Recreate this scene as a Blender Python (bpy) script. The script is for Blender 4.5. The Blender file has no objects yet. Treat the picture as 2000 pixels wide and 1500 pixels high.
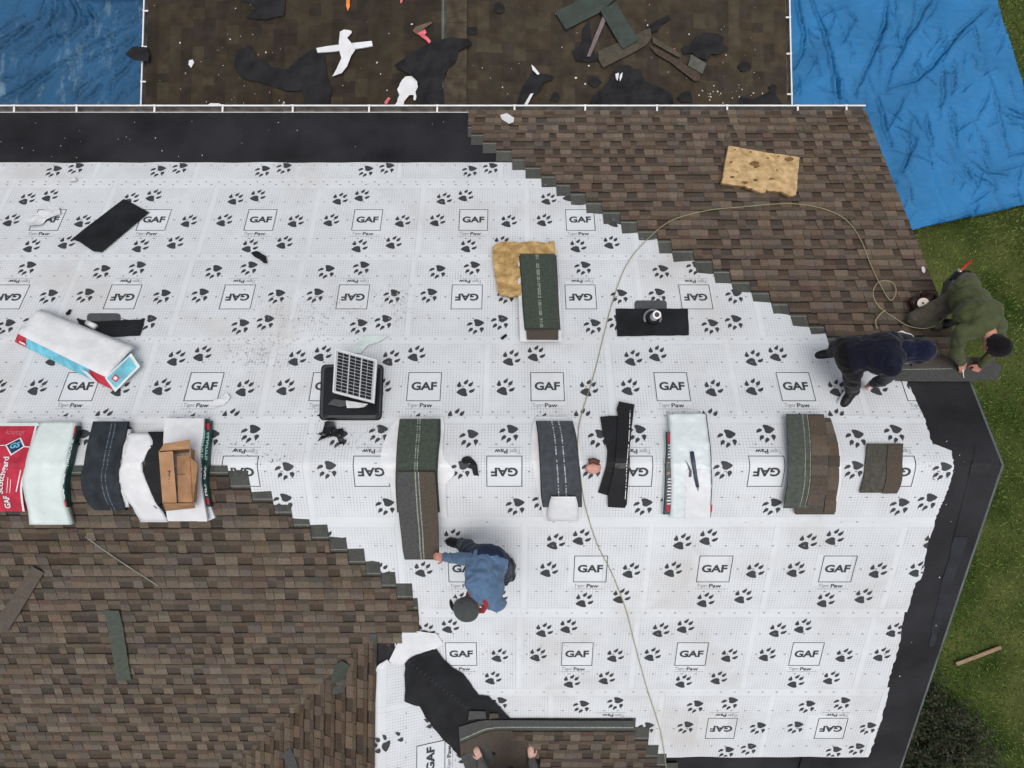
import bpy, bmesh, math, random
from mathutils import Vector, Matrix, noise
C = bpy.context.scene.collection
sc = bpy.context.scene
rnd = random.Random(7)

# ------------------------------------------------------------------ camera, world, sun
F = 1300.0                       # focal length for a 2000 px wide frame
TILT = math.radians(3.1)
PITCH = math.atan(0.5)
CP = math.cos(PITCH)
ZR = 4.7                         # ridge height
HC = 6.186                       # camera above the ridge
def _ray(px, py):
    u, v = px - 1000.0, 750.0 - py
    c, s = math.cos(TILT), -math.sin(TILT)
    return Vector((u / F, -s + v / F * c, -c - v / F * s))
_r = _ray(1000, 908)
CAM = Vector((0, _r.y / _r.z * HC, ZR + HC))
cd = bpy.data.cameras.new('camera'); cam = bpy.data.objects.new('camera', cd); C.objects.link(cam)
cam.location = CAM; cam.rotation_euler = (TILT, 0, 0)
cd.sensor_width = 36; cd.lens = F / 2000 * 36; cd.clip_start = 0.05; cd.clip_end = 1500
sc.camera = cam
SUN_EL, SUN_AZ = math.radians(82), math.radians(165)      # azimuth clockwise from north (+Y)
w = bpy.data.worlds.new('World'); sc.world = w; w.use_nodes = True
nt = w.node_tree; bg = nt.nodes['Background']
sky = nt.nodes.new('ShaderNodeTexSky'); sky.sky_type = 'NISHITA'; sky.sun_disc = False
sky.sun_elevation = SUN_EL; sky.sun_rotation = SUN_AZ; sky.dust_density = 6.0; sky.ozone_density = 0.5; sky.air_density = 0.7
hs = nt.nodes.new('ShaderNodeHueSaturation'); hs.inputs['Saturation'].default_value = 0.45
nt.links.new(sky.outputs[0], hs.inputs['Color']); nt.links.new(hs.outputs[0], bg.inputs['Color'])
bg.inputs['Strength'].default_value = 0.15
sl = bpy.data.lights.new('sun', 'SUN'); sl.energy = 0.65; sl.angle = math.radians(50); sl.color = (1, 0.97, 0.93)
so = bpy.data.objects.new('sun', sl); C.objects.link(so)
sd = Vector((math.sin(SUN_AZ) * math.cos(SUN_EL), math.cos(SUN_AZ) * math.cos(SUN_EL), math.sin(SUN_EL)))
so.rotation_euler = sd.to_track_quat('Z', 'Y').to_euler(); so.location = (3, -6, 14)
sc.view_settings.view_transform = 'Standard'; sc.view_settings.look = 'None'
sc.view_settings.gamma = 1; sc.view_settings.exposure = 0.0

# ------------------------------------------------------------------ surfaces of the place
def hit_plane(px, py, n, d):     # plane n.p = d
    r = _ray(px, py); k = (d - n.dot(CAM)) / n.dot(r); return k, CAM + r * k
def _main(px, py, h):
    a = hit_plane(px, py, Vector((0, .5, 1)), ZR + h)
    b = hit_plane(px, py, Vector((0, -.5, 1)), ZR + h)
    return a if a[0] > b[0] else b
_ap = _main(737, 1236, 0)[1]
XW, YA, ZW = _ap.x, _ap.y, _ap.z      # wing ridge
def zmain(y): return ZR - .5 * (math.sqrt(y * y + .0016) - .02)
def zroof(x, y):
    z = zmain(y)
    if y < YA + .4: z = max(z, ZW - .5 * abs(x - XW))
    return z
def R(px, py, h=0.0):
    m = _main(px, py, h)
    if m[1].y < YA + .3:
        a = hit_plane(px, py, Vector((.5, 0, 1)), ZW + .5 * XW + h)
        b = hit_plane(px, py, Vector((-.5, 0, 1)), ZW - .5 * XW + h)
        wv = a if a[0] > b[0] else b
        if wv[0] < m[0]: m = wv
    p = m[1]
    return Vector((p.x, p.y, zroof(p.x, p.y) + h))
YE = _main(1000, 221, 0)[1].y         # north eave
ZE = ZR - .5 * YE
XRK = 4.52                            # right rake
YS = -YE
_a = hit_plane(892, 120, Vector((0, 0, 1)), ZE - .25)[1]
XA, ZA, SA = _a.x, ZE - .25, .09
def zann(x, y): return ZA - SA * abs(x - XA)
def A(px, py, h=0.0):
    a = hit_plane(px, py, Vector((SA, 0, 1)), ZA + SA * XA + h)
    b = hit_plane(px, py, Vector((-SA, 0, 1)), ZA - SA * XA + h)
    return (a if a[0] > b[0] else b)[1]
def G(px, py, h=0.0): return hit_plane(px, py, Vector((0, 0, 1)), h)[1]
def zgr(x, y): return 0.0
SURF = {'R': (R, zroof), 'A': (A, zann), 'G': (G, zgr)}
def N3(p, s=1.0): return noise.noise(Vector(p) * s)

# ------------------------------------------------------------------ materials
def mat(name, col, rough=.8, var=.15, scale=8, bump=.0, bscale=60, spec=.3, col2=None, attr=False, metal=0, detail=6, sheen=0):
    m = bpy.data.materials.new(name); m.use_nodes = True; t = m.node_tree; b = t.nodes['Principled BSDF']
    b.inputs['Roughness'].default_value = rough; b.inputs['Specular IOR Level'].default_value = spec
    b.inputs['Metallic'].default_value = metal
    if sheen: b.inputs['Sheen Weight'].default_value = sheen
    tc = t.nodes.new('ShaderNodeTexCoord')
    n = t.nodes.new('ShaderNodeTexNoise'); n.inputs['Scale'].default_value = scale; n.inputs['Detail'].default_value = detail
    t.links.new(tc.outputs['Object'], n.inputs['Vector'])
    rp = t.nodes.new('ShaderNodeValToRGB')
    c1 = tuple(x * (1 - var) for x in col[:3]) + (1,)
    c2 = (tuple(col2) + (1,)) if col2 else tuple(min(1, x * (1 + var)) for x in col[:3]) + (1,)
    rp.color_ramp.elements[0].position = .32; rp.color_ramp.elements[1].position = .68
    rp.color_ramp.elements[0].color = c1; rp.color_ramp.elements[1].color = c2
    t.links.new(n.outputs['Fac'], rp.inputs[0])
    out = rp.outputs[0]
    if attr:
        at = t.nodes.new('ShaderNodeVertexColor'); at.layer_name = 'col'
        mx = t.nodes.new('ShaderNodeMix'); mx.data_type = 'RGBA'; mx.blend_type = 'MULTIPLY'; mx.inputs[0].default_value = 1
        t.links.new(rp.outputs[0], mx.inputs[6]); t.links.new(at.outputs[0], mx.inputs[7]); out = mx.outputs[2]
    t.links.new(out, b.inputs['Base Color'])
    if bump:
        n2 = t.nodes.new('ShaderNodeTexNoise'); n2.inputs['Scale'].default_value = bscale; n2.inputs['Detail'].default_value = 4
        t.links.new(tc.outputs['Object'], n2.inputs['Vector'])
        bp = t.nodes.new('ShaderNodeBump'); bp.inputs['Strength'].default_value = bump; bp.inputs['Distance'].default_value = .01
        t.links.new(n2.outputs['Fac'], bp.inputs['Height']); t.links.new(bp.outputs[0], b.inputs['Normal'])
    return m
M = {}
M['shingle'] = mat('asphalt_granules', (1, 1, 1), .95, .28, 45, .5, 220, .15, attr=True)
M['oldshingle'] = mat('old_granules', (1, 1, 1), .97, .35, 7, .5, 200, .12, attr=True)
M['black'] = mat('ice_membrane', (.013, .0135, .0165), .6, .3, 1.6, .45, 22, .2, col2=(.026, .026, .030), detail=10)
M['felt'] = mat('black_felt', (.010, .011, .013), .65, .4, 5, .9, 9, .25)
M['annexfelt'] = mat('tar_felt', (.0115, .0115, .0135), .75, .55, 6, 1.0, 12, .25)
M['white'] = mat('white_wrap', (.66, .68, .70), .38, .08, 5, .9, 16, .45)
M['wrapgreen'] = mat('pale_wrap', (.60, .69, .67), .36, .08, 6, .9, 14, .45)
M['print'] = mat('print_ink', (.042, .046, .05), .6, .12, 10, 0)
M['inklight'] = mat('faint_ink', (.30, .31, .33), .7, .1, 10, 0)
M['grey_ink'] = mat('dot_ink', (.2, .2, .22), .7, .1, 10, 0)
M['red'] = mat('red_wrap', (.42, .02, .045), .4, .25, 9, .3, 20, .4)
M['teal'] = mat('teal_wrap', (.13, .46, .58), .4, .25, 9, .4, 20, .4)
M['darkgreen'] = mat('dark_label', (.015, .05, .045), .5, .3, 12, .2, 30)
M['navyink'] = mat('navy_ink', (.012, .03, .09), .5, .2, 10, 0)
M['card'] = mat('cardboard', (.36, .21, .115), .85, .14, 9, .3, 30, .15)
M['cardin'] = mat('cardboard_inside', (.30, .17, .09), .85, .2, 9, .3, 30, .15)
M['greyshingle'] = mat('grey_granules', (.072, .075, .074), .95, .25, 60, .5, 220, .15)
M['greenshingle'] = mat('green_granules', (.054, .068, .056), .9, .22, 40, .5, 200, .15)
M['brownshingle'] = mat('brown_granules', (.082, .068, .056), .95, .3, 110, .5, 220, .15)
M['navyshingle'] = mat('navy_backing', (.024, .030, .037), .8, .35, 9, .4, 100, .2)
M['strip'] = mat('sealant', (.22, .25, .2), .6, .4, 60, 0)
M['blackstrip'] = mat('black_sealant', (.012, .012, .013), .35, .3, 60, 0)
M['foam'] = mat('foam_board', (.50, .33, .15), .9, .25, 13, .9, 45, .15, col2=(.63, .45, .24))
M['foam2'] = mat('fibre_board', (.43, .27, .10), .95, .35, 12, 1.0, 50, .1, col2=(.58, .40, .18))
M['metal'] = mat('white_aluminium', (.72, .73, .72), .35, .08, 5, .1, 20, .5)
M['trough'] = mat('gutter_inside', (.16, .15, .14), .6, .4, 9, .2, 30, .4)
M['drip'] = mat('drip_metal', (.12, .13, .13), .45, .3, 5, 0, 20, .5, metal=.3)
M['wood'] = mat('plywood', (.38, .26, .15), .85, .2, 6, .2, 30)
M['lumber'] = mat('board_wood', (.27, .19, .12), .85, .2, 15, .3, 60)
M['siding'] = mat('siding', (.5, .48, .44), .7, .08, 3, .1, 10)
M['solarcell'] = mat('solar_cell', (.006, .007, .010), .12, .2, 20, 0, 10, .6)
M['solarframe'] = mat('solar_frame', (.62, .64, .65), .35, .05, 20, 0, 10, .6)
M['plastic'] = mat('black_plastic', (.011, .012, .014), .4, .2, 10, .1, 30, .4)
M['greyplastic'] = mat('grey_plastic', (.07, .075, .08), .5, .15, 10, .1, 30, .4)
M['chrome'] = mat('lead_collar', (.5, .52, .53), .3, .2, 10, 0, 10, .6, metal=.7)
M['pvc'] = mat('pvc_pipe', (.75, .76, .76), .35, .05, 10, 0)
M['hose'] = mat('air_hose', (.30, .29, .16), .5, .1, 10, 0)
M['skin'] = mat('skin', (.48, .22, .16), .55, .12, 25, .1, 80, .4)
M['orange'] = mat('orange_scrap', (.75, .22, .05), .6, .2, 10, 0)
M['pink'] = mat('pink_scrap', (.62, .14, .16), .7, .3, 14, .3, 30)
M['knob'] = mat('terracotta', (.55, .30, .24), .7, .15, 20, .1, 40)
M['leafd'] = mat('shrub_leaf', (.018, .024, .012), .6, .6, 3, 0, 10, .3, col2=(.05, .058, .024))
M['bark'] = mat('bark', (.05, .035, .025), .9, .3, 10, .4, 30)
def cloth(name, col, var=.12): return mat(name, col, .9, var, 12, .35, 160, .1, sheen=.15)

# lawn: patches of brown and green
m = mat('lawn', (.034, .064, .012), .95, .5, 1.2, .8, 60, .1, col2=(.074, .086, .026)); M['lawn'] = m
# tarp materials with dust
def tarpmat(name, col, dust, dustcol, thr):
    m = mat(name, col, .62, .16, 1.5, .35, 9, .25); t = m.node_tree; b = t.nodes['Principled BSDF']
    src = b.inputs['Base Color'].links[0].from_socket
    tc = t.nodes.new('ShaderNodeTexCoord'); mp = t.nodes.new('ShaderNodeMapping'); mp.inputs['Scale'].default_value = (1, .35, 1); mp.inputs['Rotation'].default_value = (0, 0, -.35)
    n = t.nodes.new('ShaderNodeTexNoise'); n.inputs['Scale'].default_value = 3.2; n.inputs['Detail'].default_value = 9; n.inputs['Roughness'].default_value = .72
    t.links.new(tc.outputs['Object'], mp.inputs[0]); t.links.new(mp.outputs[0], n.inputs['Vector'])
    r = t.nodes.new('ShaderNodeValToRGB'); r.color_ramp.elements[0].position = thr; r.color_ramp.elements[1].position = thr + .16
    t.links.new(n.outputs['Fac'], r.inputs[0])
    ml = t.nodes.new('ShaderNodeMath'); ml.operation = 'MULTIPLY'; ml.inputs[1].default_value = dust; t.links.new(r.outputs[0], ml.inputs[0])
    mx = t.nodes.new('ShaderNodeMix'); mx.data_type = 'RGBA'; t.links.new(ml.outputs[0], mx.inputs[0]); t.links.new(src, mx.inputs[6]); mx.inputs[7].default_value = dustcol + (1,)
    t.links.new(mx.outputs[2], b.inputs['Base Color']); return m
M['tarp'] = tarpmat('blue_tarp', (.020, .150, .345), .35, (.06, .20, .33), .55)
M['tarp2'] = tarpmat('dusty_sheen_tarp', (.018, .088, .19), .8, (.20, .31, .38), .55)  # dust mix made stronger to paint in the pale sheen of glossy folds

# underlayment: white sheet with a printed one-inch grid (UV: metres in the tile)
def sheetmat():
    m = mat('underlayment', (.62, .655, .68), .6, .05, 1.3, .4, 9, .3); t = m.node_tree; b = t.nodes['Principled BSDF']
    src = b.inputs['Base Color'].links[0].from_socket
    uv = t.nodes.new('ShaderNodeUVMap'); sp = t.nodes.new('ShaderNodeSeparateXYZ'); t.links.new(uv.outputs[0], sp.inputs[0])
    def mth(op, a, bb=None, c=None):
        n = t.nodes.new('ShaderNodeMath'); n.operation = op
        for i, x in enumerate((a, bb, c)):
            if x is None: continue
            if isinstance(x, (int, float)): n.inputs[i].default_value = x
            else: t.links.new(x, n.inputs[i])
        return n.outputs[0]
    def line(c, pitch, wd):
        fr = mth('FRACT', mth('DIVIDE', c, pitch)); return mth('LESS_THAN', mth('ABSOLUTE', mth('SUBTRACT', fr, .5)), wd / pitch / 2)
    U, V = sp.outputs[0], sp.outputs[1]
    tu = mth('SUBTRACT', mth('FRACT', mth('ADD', mth('DIVIDE', U, 1.22), .5)), .5)   # -.5 .. .5 tile
    inU = mth('LESS_THAN', mth('ABSOLUTE', tu), .475); inV = mth('LESS_THAN', mth('ABSOLUTE', V), .50)
    ln = mth('MAXIMUM', line(U, .0295, .0065), mth('MULTIPLY', line(V, .0295, .006), .8))
    edge = mth('MAXIMUM', mth('LESS_THAN', mth('ABSOLUTE', mth('SUBTRACT', mth('ABSOLUTE', tu), .475)), .003),
               mth('LESS_THAN', mth('ABSOLUTE', mth('SUBTRACT', mth('ABSOLUTE', V), .50)), .0025))
    inbox = mth('MULTIPLY', mth('LESS_THAN', mth('ABSOLUTE', tu), .1365), mth('LESS_THAN', mth('ABSOLUTE', mth('ADD', V, .02)), .19))
    gm = mth('MULTIPLY', mth('MULTIPLY', mth('MULTIPLY', ln, inU), inV), mth('SUBTRACT', 1, inbox))
    n = t.nodes.new('ShaderNodeTexNoise'); n.inputs['Scale'].default_value = 5; n.inputs['Detail'].default_value = 5
    t.links.new(uv.outputs[0], n.inputs['Vector'])
    wob = mth('MULTIPLY_ADD', n.outputs['Fac'], 1.6, -.3)
    fac = mth('MULTIPLY', mth('MAXIMUM', gm, mth('MULTIPLY', edge, .55)), mth('MULTIPLY', wob, .74))
    mx = t.nodes.new('ShaderNodeMix'); mx.data_type = 'RGBA'; t.links.new(fac, mx.inputs[0]); t.links.new(src, mx.inputs[6]); mx.inputs[7].default_value = (.30, .30, .33, 1)
    # scuffs and boot dirt
    n2 = t.nodes.new('ShaderNodeTexNoise'); n2.inputs['Scale'].default_value = .9; n2.inputs['Detail'].default_value = 9; n2.inputs['Roughness'].default_value = .65
    tc = t.nodes.new('ShaderNodeTexCoord'); t.links.new(tc.outputs['Object'], n2.inputs['Vector'])
    r = t.nodes.new('ShaderNodeValToRGB'); r.color_ramp.elements[0].position = .52; r.color_ramp.elements[1].position = .74; t.links.new(n2.outputs['Fac'], r.inputs[0])
    mx2 = t.nodes.new('ShaderNodeMix'); mx2.data_type = 'RGBA'; t.links.new(mth('MULTIPLY', r.outputs[0], .5), mx2.inputs[0])
    t.links.new(mx.outputs[2], mx2.inputs[6]); mx2.inputs[7].default_value = (.44, .40, .36, 1)
    t.links.new(mx2.outputs[2], b.inputs['Base Color'])
    return m
M['sheet'] = sheetmat()

# ------------------------------------------------------------------ object helpers
def wloc(o):
    v = Vector((0, 0, 0))
    while o is not None: v += o.location; o = o.parent
    return v
def tag(o, label=None, cat=None, group=None, kind=None):
    for k, v in (('label', label), ('category', cat), ('group', group), ('kind', kind)):
        if v: o[k] = v
    return o
def thing(name, loc, label, cat, group=None):
    o = bpy.data.objects.new(name, None); C.objects.link(o); o.location = loc; o.empty_display_size = .1
    return tag(o, label, cat, group)
def obj(name, bm, mats, parent=None, smooth=False, label=None, cat=None, group=None, kind=None, origin=True):
    me = bpy.data.meshes.new(name)
    if not isinstance(mats, (list, tuple)): mats = [mats]
    o = bpy.data.objects.new(name, me); C.objects.link(o)
    if parent is not None: o.parent = parent; off = wloc(parent)
    elif origin and len(bm.verts):
        xs = [v.co for v in bm.verts]
        off = Vector(((min(p.x for p in xs) + max(p.x for p in xs)) / 2, (min(p.y for p in xs) + max(p.y for p in xs)) / 2, min(p.z for p in xs))); o.location = off
    else: off = Vector((0, 0, 0))
    if off.length: bmesh.ops.translate(bm, verts=bm.verts, vec=-off)
    bm.to_mesh(me); bm.free()
    for mm in mats: me.materials.append(M[mm] if isinstance(mm, str) else mm)
    if smooth:
        for p in me.polygons: p.use_smooth = True
    return tag(o, label, cat, group, kind)
def box(bm, c, s, rz=0, mi=0, rot=None):
    mtx = Matrix.Translation(c) @ (rot.to_matrix().to_4x4() if rot else Matrix.Rotation(rz, 4, 'Z')) @ Matrix.Diagonal((s[0], s[1], s[2], 1))
    r = bmesh.ops.create_cube(bm, size=1, matrix=mtx)
    for v in r['verts']:
        for fc in v.link_faces: fc.material_index = mi
    return r['verts']
def tube(bm, pts, r, n=8, mi=0, r2=None):
    pts = [Vector(p) for p in pts]; rings = []
    for i, p in enumerate(pts):
        d = (pts[min(i + 1, len(pts) - 1)] - pts[max(i - 1, 0)]).normalized()
        a = d.orthogonal().normalized() if i == 0 else (prev - d * prev.dot(d)).normalized()
        prev = a; b = d.cross(a); rr = r if r2 is None else r + (r2 - r) * i / (len(pts) - 1)
        rings.append([bm.verts.new(p + (a * math.cos(2 * math.pi * k / n) + b * math.sin(2 * math.pi * k / n)) * rr) for k in range(n)])
    for i in range(len(rings) - 1):
        for k in range(n):
            fc = bm.faces.new((rings[i][k], rings[i][(k + 1) % n], rings[i + 1][(k + 1) % n], rings[i + 1][k])); fc.material_index = mi
    for q, rev in ((rings[0], True), (rings[-1], False)):
        fc = bm.faces.new(q[::-1] if rev else q); fc.material_index = mi
def spline(pts, n=6):
    pts = [Vector(p) for p in pts]; out = []
    for i in range(len(pts) - 1):
        p0, p1, p2, p3 = pts[max(i - 1, 0)], pts[i], pts[i + 1], pts[min(i + 2, len(pts) - 1)]
        for k in range(n):
            t = k / n
            out.append(.5 * ((2 * p1) + (p2 - p0) * t + (2 * p0 - 5 * p1 + 4 * p2 - p3) * t * t + (3 * p1 - p0 - 3 * p2 + p3) * t ** 3))
    out.append(pts[-1]); return out
def jag_outline(pts, amp, step, seed=0):
    r = random.Random(seed); out = []
    for i in range(len(pts)):
        a, b = Vector(pts[i]), Vector(pts[(i + 1) % len(pts)]); n = max(1, int((b - a).length / step))
        nv = Vector((-(b - a).y, (b - a).x, 0)).normalized() if (b - a).length > 1e-6 else Vector((0, 0, 0))
        for k in range(n):
            p = a.lerp(b, k / n)
            out.append(p + (nv * r.uniform(-amp, amp) if k else Vector((0, 0, 0))))
    return out
def slab_bm(pxs, th, h=.0, surf='R', bump=0, jag=0, jstep=.05, cell=.08, bm=None, mi=0, seed=0, curl=0, bfreq=6, dz=None):
    Rf, zf = SURF[surf]
    pts = [Rf(x, y, h + th) for x, y in pxs]
    if jag: pts = jag_outline(pts, jag, jstep, seed)
    t = bmesh.new(); vs = [t.verts.new((p.x, p.y, 0)) for p in pts]
    fc = t.faces.new(vs); fc.normal_update()
    if fc.normal.z < 0: fc.normal_flip()
    xs = [p.x for p in pts]; ys = [p.y for p in pts]
    if cell:
        for lo, hi, n in ((min(xs), max(xs), Vector((1, 0, 0))), (min(ys), max(ys), Vector((0, 1, 0)))):
            k = int((hi - lo) / cell)
            for i in range(1, k + 1):
                bmesh.ops.bisect_plane(t, geom=t.verts[:] + t.edges[:] + t.faces[:], plane_co=n * (lo + (hi - lo) * i / (k + 1)), plane_no=n)
    bmesh.ops.triangulate(t, faces=t.faces[:])
    bnd = {v for v in t.verts if v.is_boundary}
    cx, cy = sum(xs) / len(xs), sum(ys) / len(ys); rad = max(max(xs) - cx, max(ys) - cy, .05)
    top = {}
    own = bm is None; bm = bm or bmesh.new()
    for v in t.verts:
        x, y = v.co.x, v.co.y
        z = zf(x, y) + h + th
        if bump: z += bump * (.5 + noise.noise(Vector((x * bfreq + seed, y * bfreq, seed * .37)))) 
        if dz: z += dz(x, y)
        if curl: z += curl * (((x - cx) ** 2 + (y - cy) ** 2) / rad ** 2) * (.5 + .5 * N3((x + seed, y, 0), 3))
        top[v.index if False else v] = (bm.verts.new((x, y, z)), bm.verts.new((x, y, z - th)))
    for f2 in t.faces:
        a = bm.faces.new([top[v][0] for v in f2.verts]); a.material_index = mi
        b2 = bm.faces.new([top[v][1] for v in reversed(f2.verts)]); b2.material_index = mi
    for e in t.edges:
        if e.is_boundary:
            lp = e.link_loops[0]; v0, v1 = lp.vert, lp.link_loop_next.vert
            q = bm.faces.new((top[v1][0], top[v0][0], top[v0][1], top[v1][1])); q.material_index = mi
    t.free(); return bm
def slab(name, pxs, th, mt, h=.03, surf='R', parent=None, label=None, cat=None, group=None, **k):
    return obj(name, slab_bm(pxs, th, h, surf, **k), mt, parent, label=label, cat=cat, group=group)

# softly bent sheet or bundle lying over the ridge: rows = (py, xl, xr)
def zbend(x, y, r=.12):
    return max(zroof(x, y), ZR - .5 * math.sqrt(y * y + r * r) + .5 * r - .022)
def drape_bm(rows, th, h=.03, cols=6, sub=4, bm=None, mi=0, mi_side=None, lift=None, colmat=None):
    own = bm is None; bm = bm or bmesh.new()
    cl = spline([(a, b, 0) for a, b, c in rows], sub); cr = spline([(a, c, 0) for a, b, c in rows], sub)
    T, B = [], []
    for i, (l, r) in enumerate(zip(cl, cr)):
        rt, rb = [], []
        for j in range(cols + 1):
            p = R(l.y + (r.y - l.y) * j / cols, l.x, h + th)
            z = zbend(p.x, p.y) + h + (lift(i / (len(cl) - 1), j / cols) if lift else 0) + .003 * N3((p.x, p.y, th * 50), 7)
            rt.append(bm.verts.new((p.x, p.y, z + th))); rb.append(bm.verts.new((p.x, p.y, z)))
        T.append(rt); B.append(rb)
    ms = mi if mi_side is None else mi_side
    n, k = len(T) - 1, cols
    for i in range(n):
        for j in range(k):
            fc = bm.faces.new((T[i][j], T[i + 1][j], T[i + 1][j + 1], T[i][j + 1])); fc.material_index = colmat(i / n, j / k) if colmat else mi
            fc = bm.faces.new((B[i][j], B[i][j + 1], B[i + 1][j + 1], B[i + 1][j])); fc.material_index = ms
    for i in range(n):
        for j, fl in ((0, 1), (k, 0)):
            q = (T[i][j], T[i + 1][j], B[i + 1][j], B[i][j]); fc = bm.faces.new(q[::-1] if fl else q); fc.material_index = ms
    for j in range(k):
        for i, fl in ((0, 0), (n, 1)):
            q = (T[i][j], T[i][j + 1], B[i][j + 1], B[i][j]); fc = bm.faces.new(q[::-1] if fl else q); fc.material_index = ms
    return bm
def drape(name, rows, th, mt, h=.03, parent=None, label=None, cat=None, group=None, **k):
    b = drape_bm(rows, th, h, **k); bmesh.ops.recalc_face_normals(b, faces=b.faces[:])
    return obj(name, b, mt, parent, label=label, cat=cat, group=group)
def strip_lines(rows, fr, wd, bmx, h, mi=0, dash=0, seed=1):      # a thin sealant line running along a draped shingle
    r = random.Random(seed); cl = spline([(a, b + (c - b) * fr + (r.uniform(-.5, .5) if dash else 0), 0) for a, b, c in rows], 26 if dash else 10)
    prev = None
    for i, q in enumerate(cl):
        a = R(q.y - wd / 2, q.x, h); b = R(q.y + wd / 2, q.x, h)
        za = zbend(a.x, a.y) + h; zb = zbend(b.x, b.y) + h
        cur = (Vector((a.x, a.y, za)), Vector((b.x, b.y, zb)))
        if prev and not (dash and r.random() < dash):
            fc = bmx.faces.new([bmx.verts.new(p) for p in (prev[0], prev[1], cur[1], cur[0])]); fc.material_index = mi
        prev = cur

_tc = {}
def text_polys(body, x0, y0, x1, y1, bold=0.0):
    key = (body, bold)
    if key not in _tc:
        cu = bpy.data.curves.new('t', 'FONT'); cu.body = body; cu.offset = bold; cu.resolution_u = 3; cu.fill_mode = 'FRONT'
        o = bpy.data.objects.new('t', cu); C.objects.link(o)
        bpy.context.view_layer.update()
        me = bpy.data.meshes.new_from_object(o.evaluated_get(bpy.context.evaluated_depsgraph_get()))
        P = [tuple(v.co[:2]) for v in me.vertices]; Fc = [tuple(p.vertices) for p in me.polygons]
        bpy.data.objects.remove(o); bpy.data.curves.remove(cu); bpy.data.meshes.remove(me)
        a, b, c, d = min(p[0] for p in P), min(p[1] for p in P), max(p[0] for p in P), max(p[1] for p in P)
        _tc[key] = [[((P[i][0] - a) / (c - a), (P[i][1] - b) / (d - b)) for i in q] for q in Fc]
    return [[(x0 + u * (x1 - x0), y0 + v * (y1 - y0)) for u, v in q] for q in _tc[key]]

# ------------------------------------------------------------------ printed tile of the underlayment
def paw(cx, cy, s=1.0):
    ax, ay = .000591 * s, .000747 * s
    parts = [[(1398, 428), (1430, 400), (1470, 378), (1500, 368), (1535, 374), (1560, 390), (1562, 425), (1583, 478), (1560, 493), (1520, 491), (1480, 480), (1440, 462), (1408, 446)],
             [(1442, 265), (1460, 295), (1478, 335), (1462, 352), (1432, 358), (1403, 345), (1404, 318), (1425, 292)],
             [(1583, 230), (1588, 262), (1575, 295), (1548, 315), (1518, 305), (1510, 285), (1535, 262), (1562, 250)],
             [(1667, 264), (1668, 300), (1655, 330), (1625, 350), (1595, 342), (1590, 318), (1615, 292), (1645, 285)],
             [(1703, 374), (1696, 405), (1672, 430), (1638, 442), (1606, 432), (1602, 415), (1628, 395), (1668, 385)]]
    return [[(cx + (x - 1552) * ax, cy - (y - 362) * ay) for x, y in p] for p in parts]
def rect(a, b, c, d): return [(a, b), (c, b), (c, d), (a, d)]
def seg_rect(a, b, c, d, n):
    out = []
    for i in range(n):
        if abs(c - a) > abs(d - b): out.append(rect(a + (c - a) * i / n, b, a + (c - a) * (i + 1) / n, d))
        else: out.append(rect(a, b + (d - b) * i / n, c, b + (d - b) * (i + 1) / n))
    return out
def tile_polys():
    ink, faint, dots = [], [], []
    w2, h2, t = .166, .163, .0072
    ink += seg_rect(-w2, h2 - t, w2, h2, 6) + seg_rect(-w2, -h2, w2, -h2 + t, 6)
    ink += seg_rect(-w2, -h2, -w2 + t, h2, 8) + seg_rect(w2 - t, -h2, w2, h2, 8)
    ink += text_polys('GAF', -.126, -.042, .124, .052, .035)
    ink += text_polys('Paw', -.03, -h2 - .068, .092, -h2 - .022, .02)
    faint += text_polys('Tiger', -.155, -h2 - .072, -.042, -h2 - .022, 0.004)
    faint += seg_rect(-w2, -h2 - .087, .15, -h2 - .083, 5)
    for cx, cy in ((-.409, 0), (.409, -.013), (-.04, -.385), (.335, -.335), (-.35, .335), (-.10, .388)): ink += paw(cx, cy)
    for v in (-.56, -.28, 0, .28, .56):
        for k in range(8):
            u = -.61 + (k + .5) * 1.22 / 8
            if abs(u) < .2 and v == 0: continue
            dots.append(rect(u - .010, v - .0055, u + .010, v + .0055))
    return ink, faint, dots
TINK, TFAINT, TDOT = tile_polys()
def clip_half(poly, a, b):       # keep the left side of a->b
    out = []; n = len(poly)
    def sd(p): return (b[0] - a[0]) * (p[1] - a[1]) - (b[1] - a[1]) * (p[0] - a[0])
    for i in range(n):
        p, q = poly[i], poly[(i + 1) % n]; sp, sq = sd(p), sd(q)
        if sp >= 0: out.append(p)
        if (sp >= 0) != (sq >= 0): k = sp / (sp - sq); out.append((p[0] + (q[0] - p[0]) * k, p[1] + (q[1] - p[1]) * k))
    return out
def wrinkle(x, y):
    a = 1 - abs(N3((x * .8 + .3 * N3((x, y, 2), 1.5), y * 1.5, 0), 1.7)) * 5
    return .003 * N3((x * 1.1, y * 3, 0), 1.6) + .002 * N3((x, y, 3), 7) + .007 * max(0, a) * max(0, N3((x, y, 8), .9))
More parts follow.
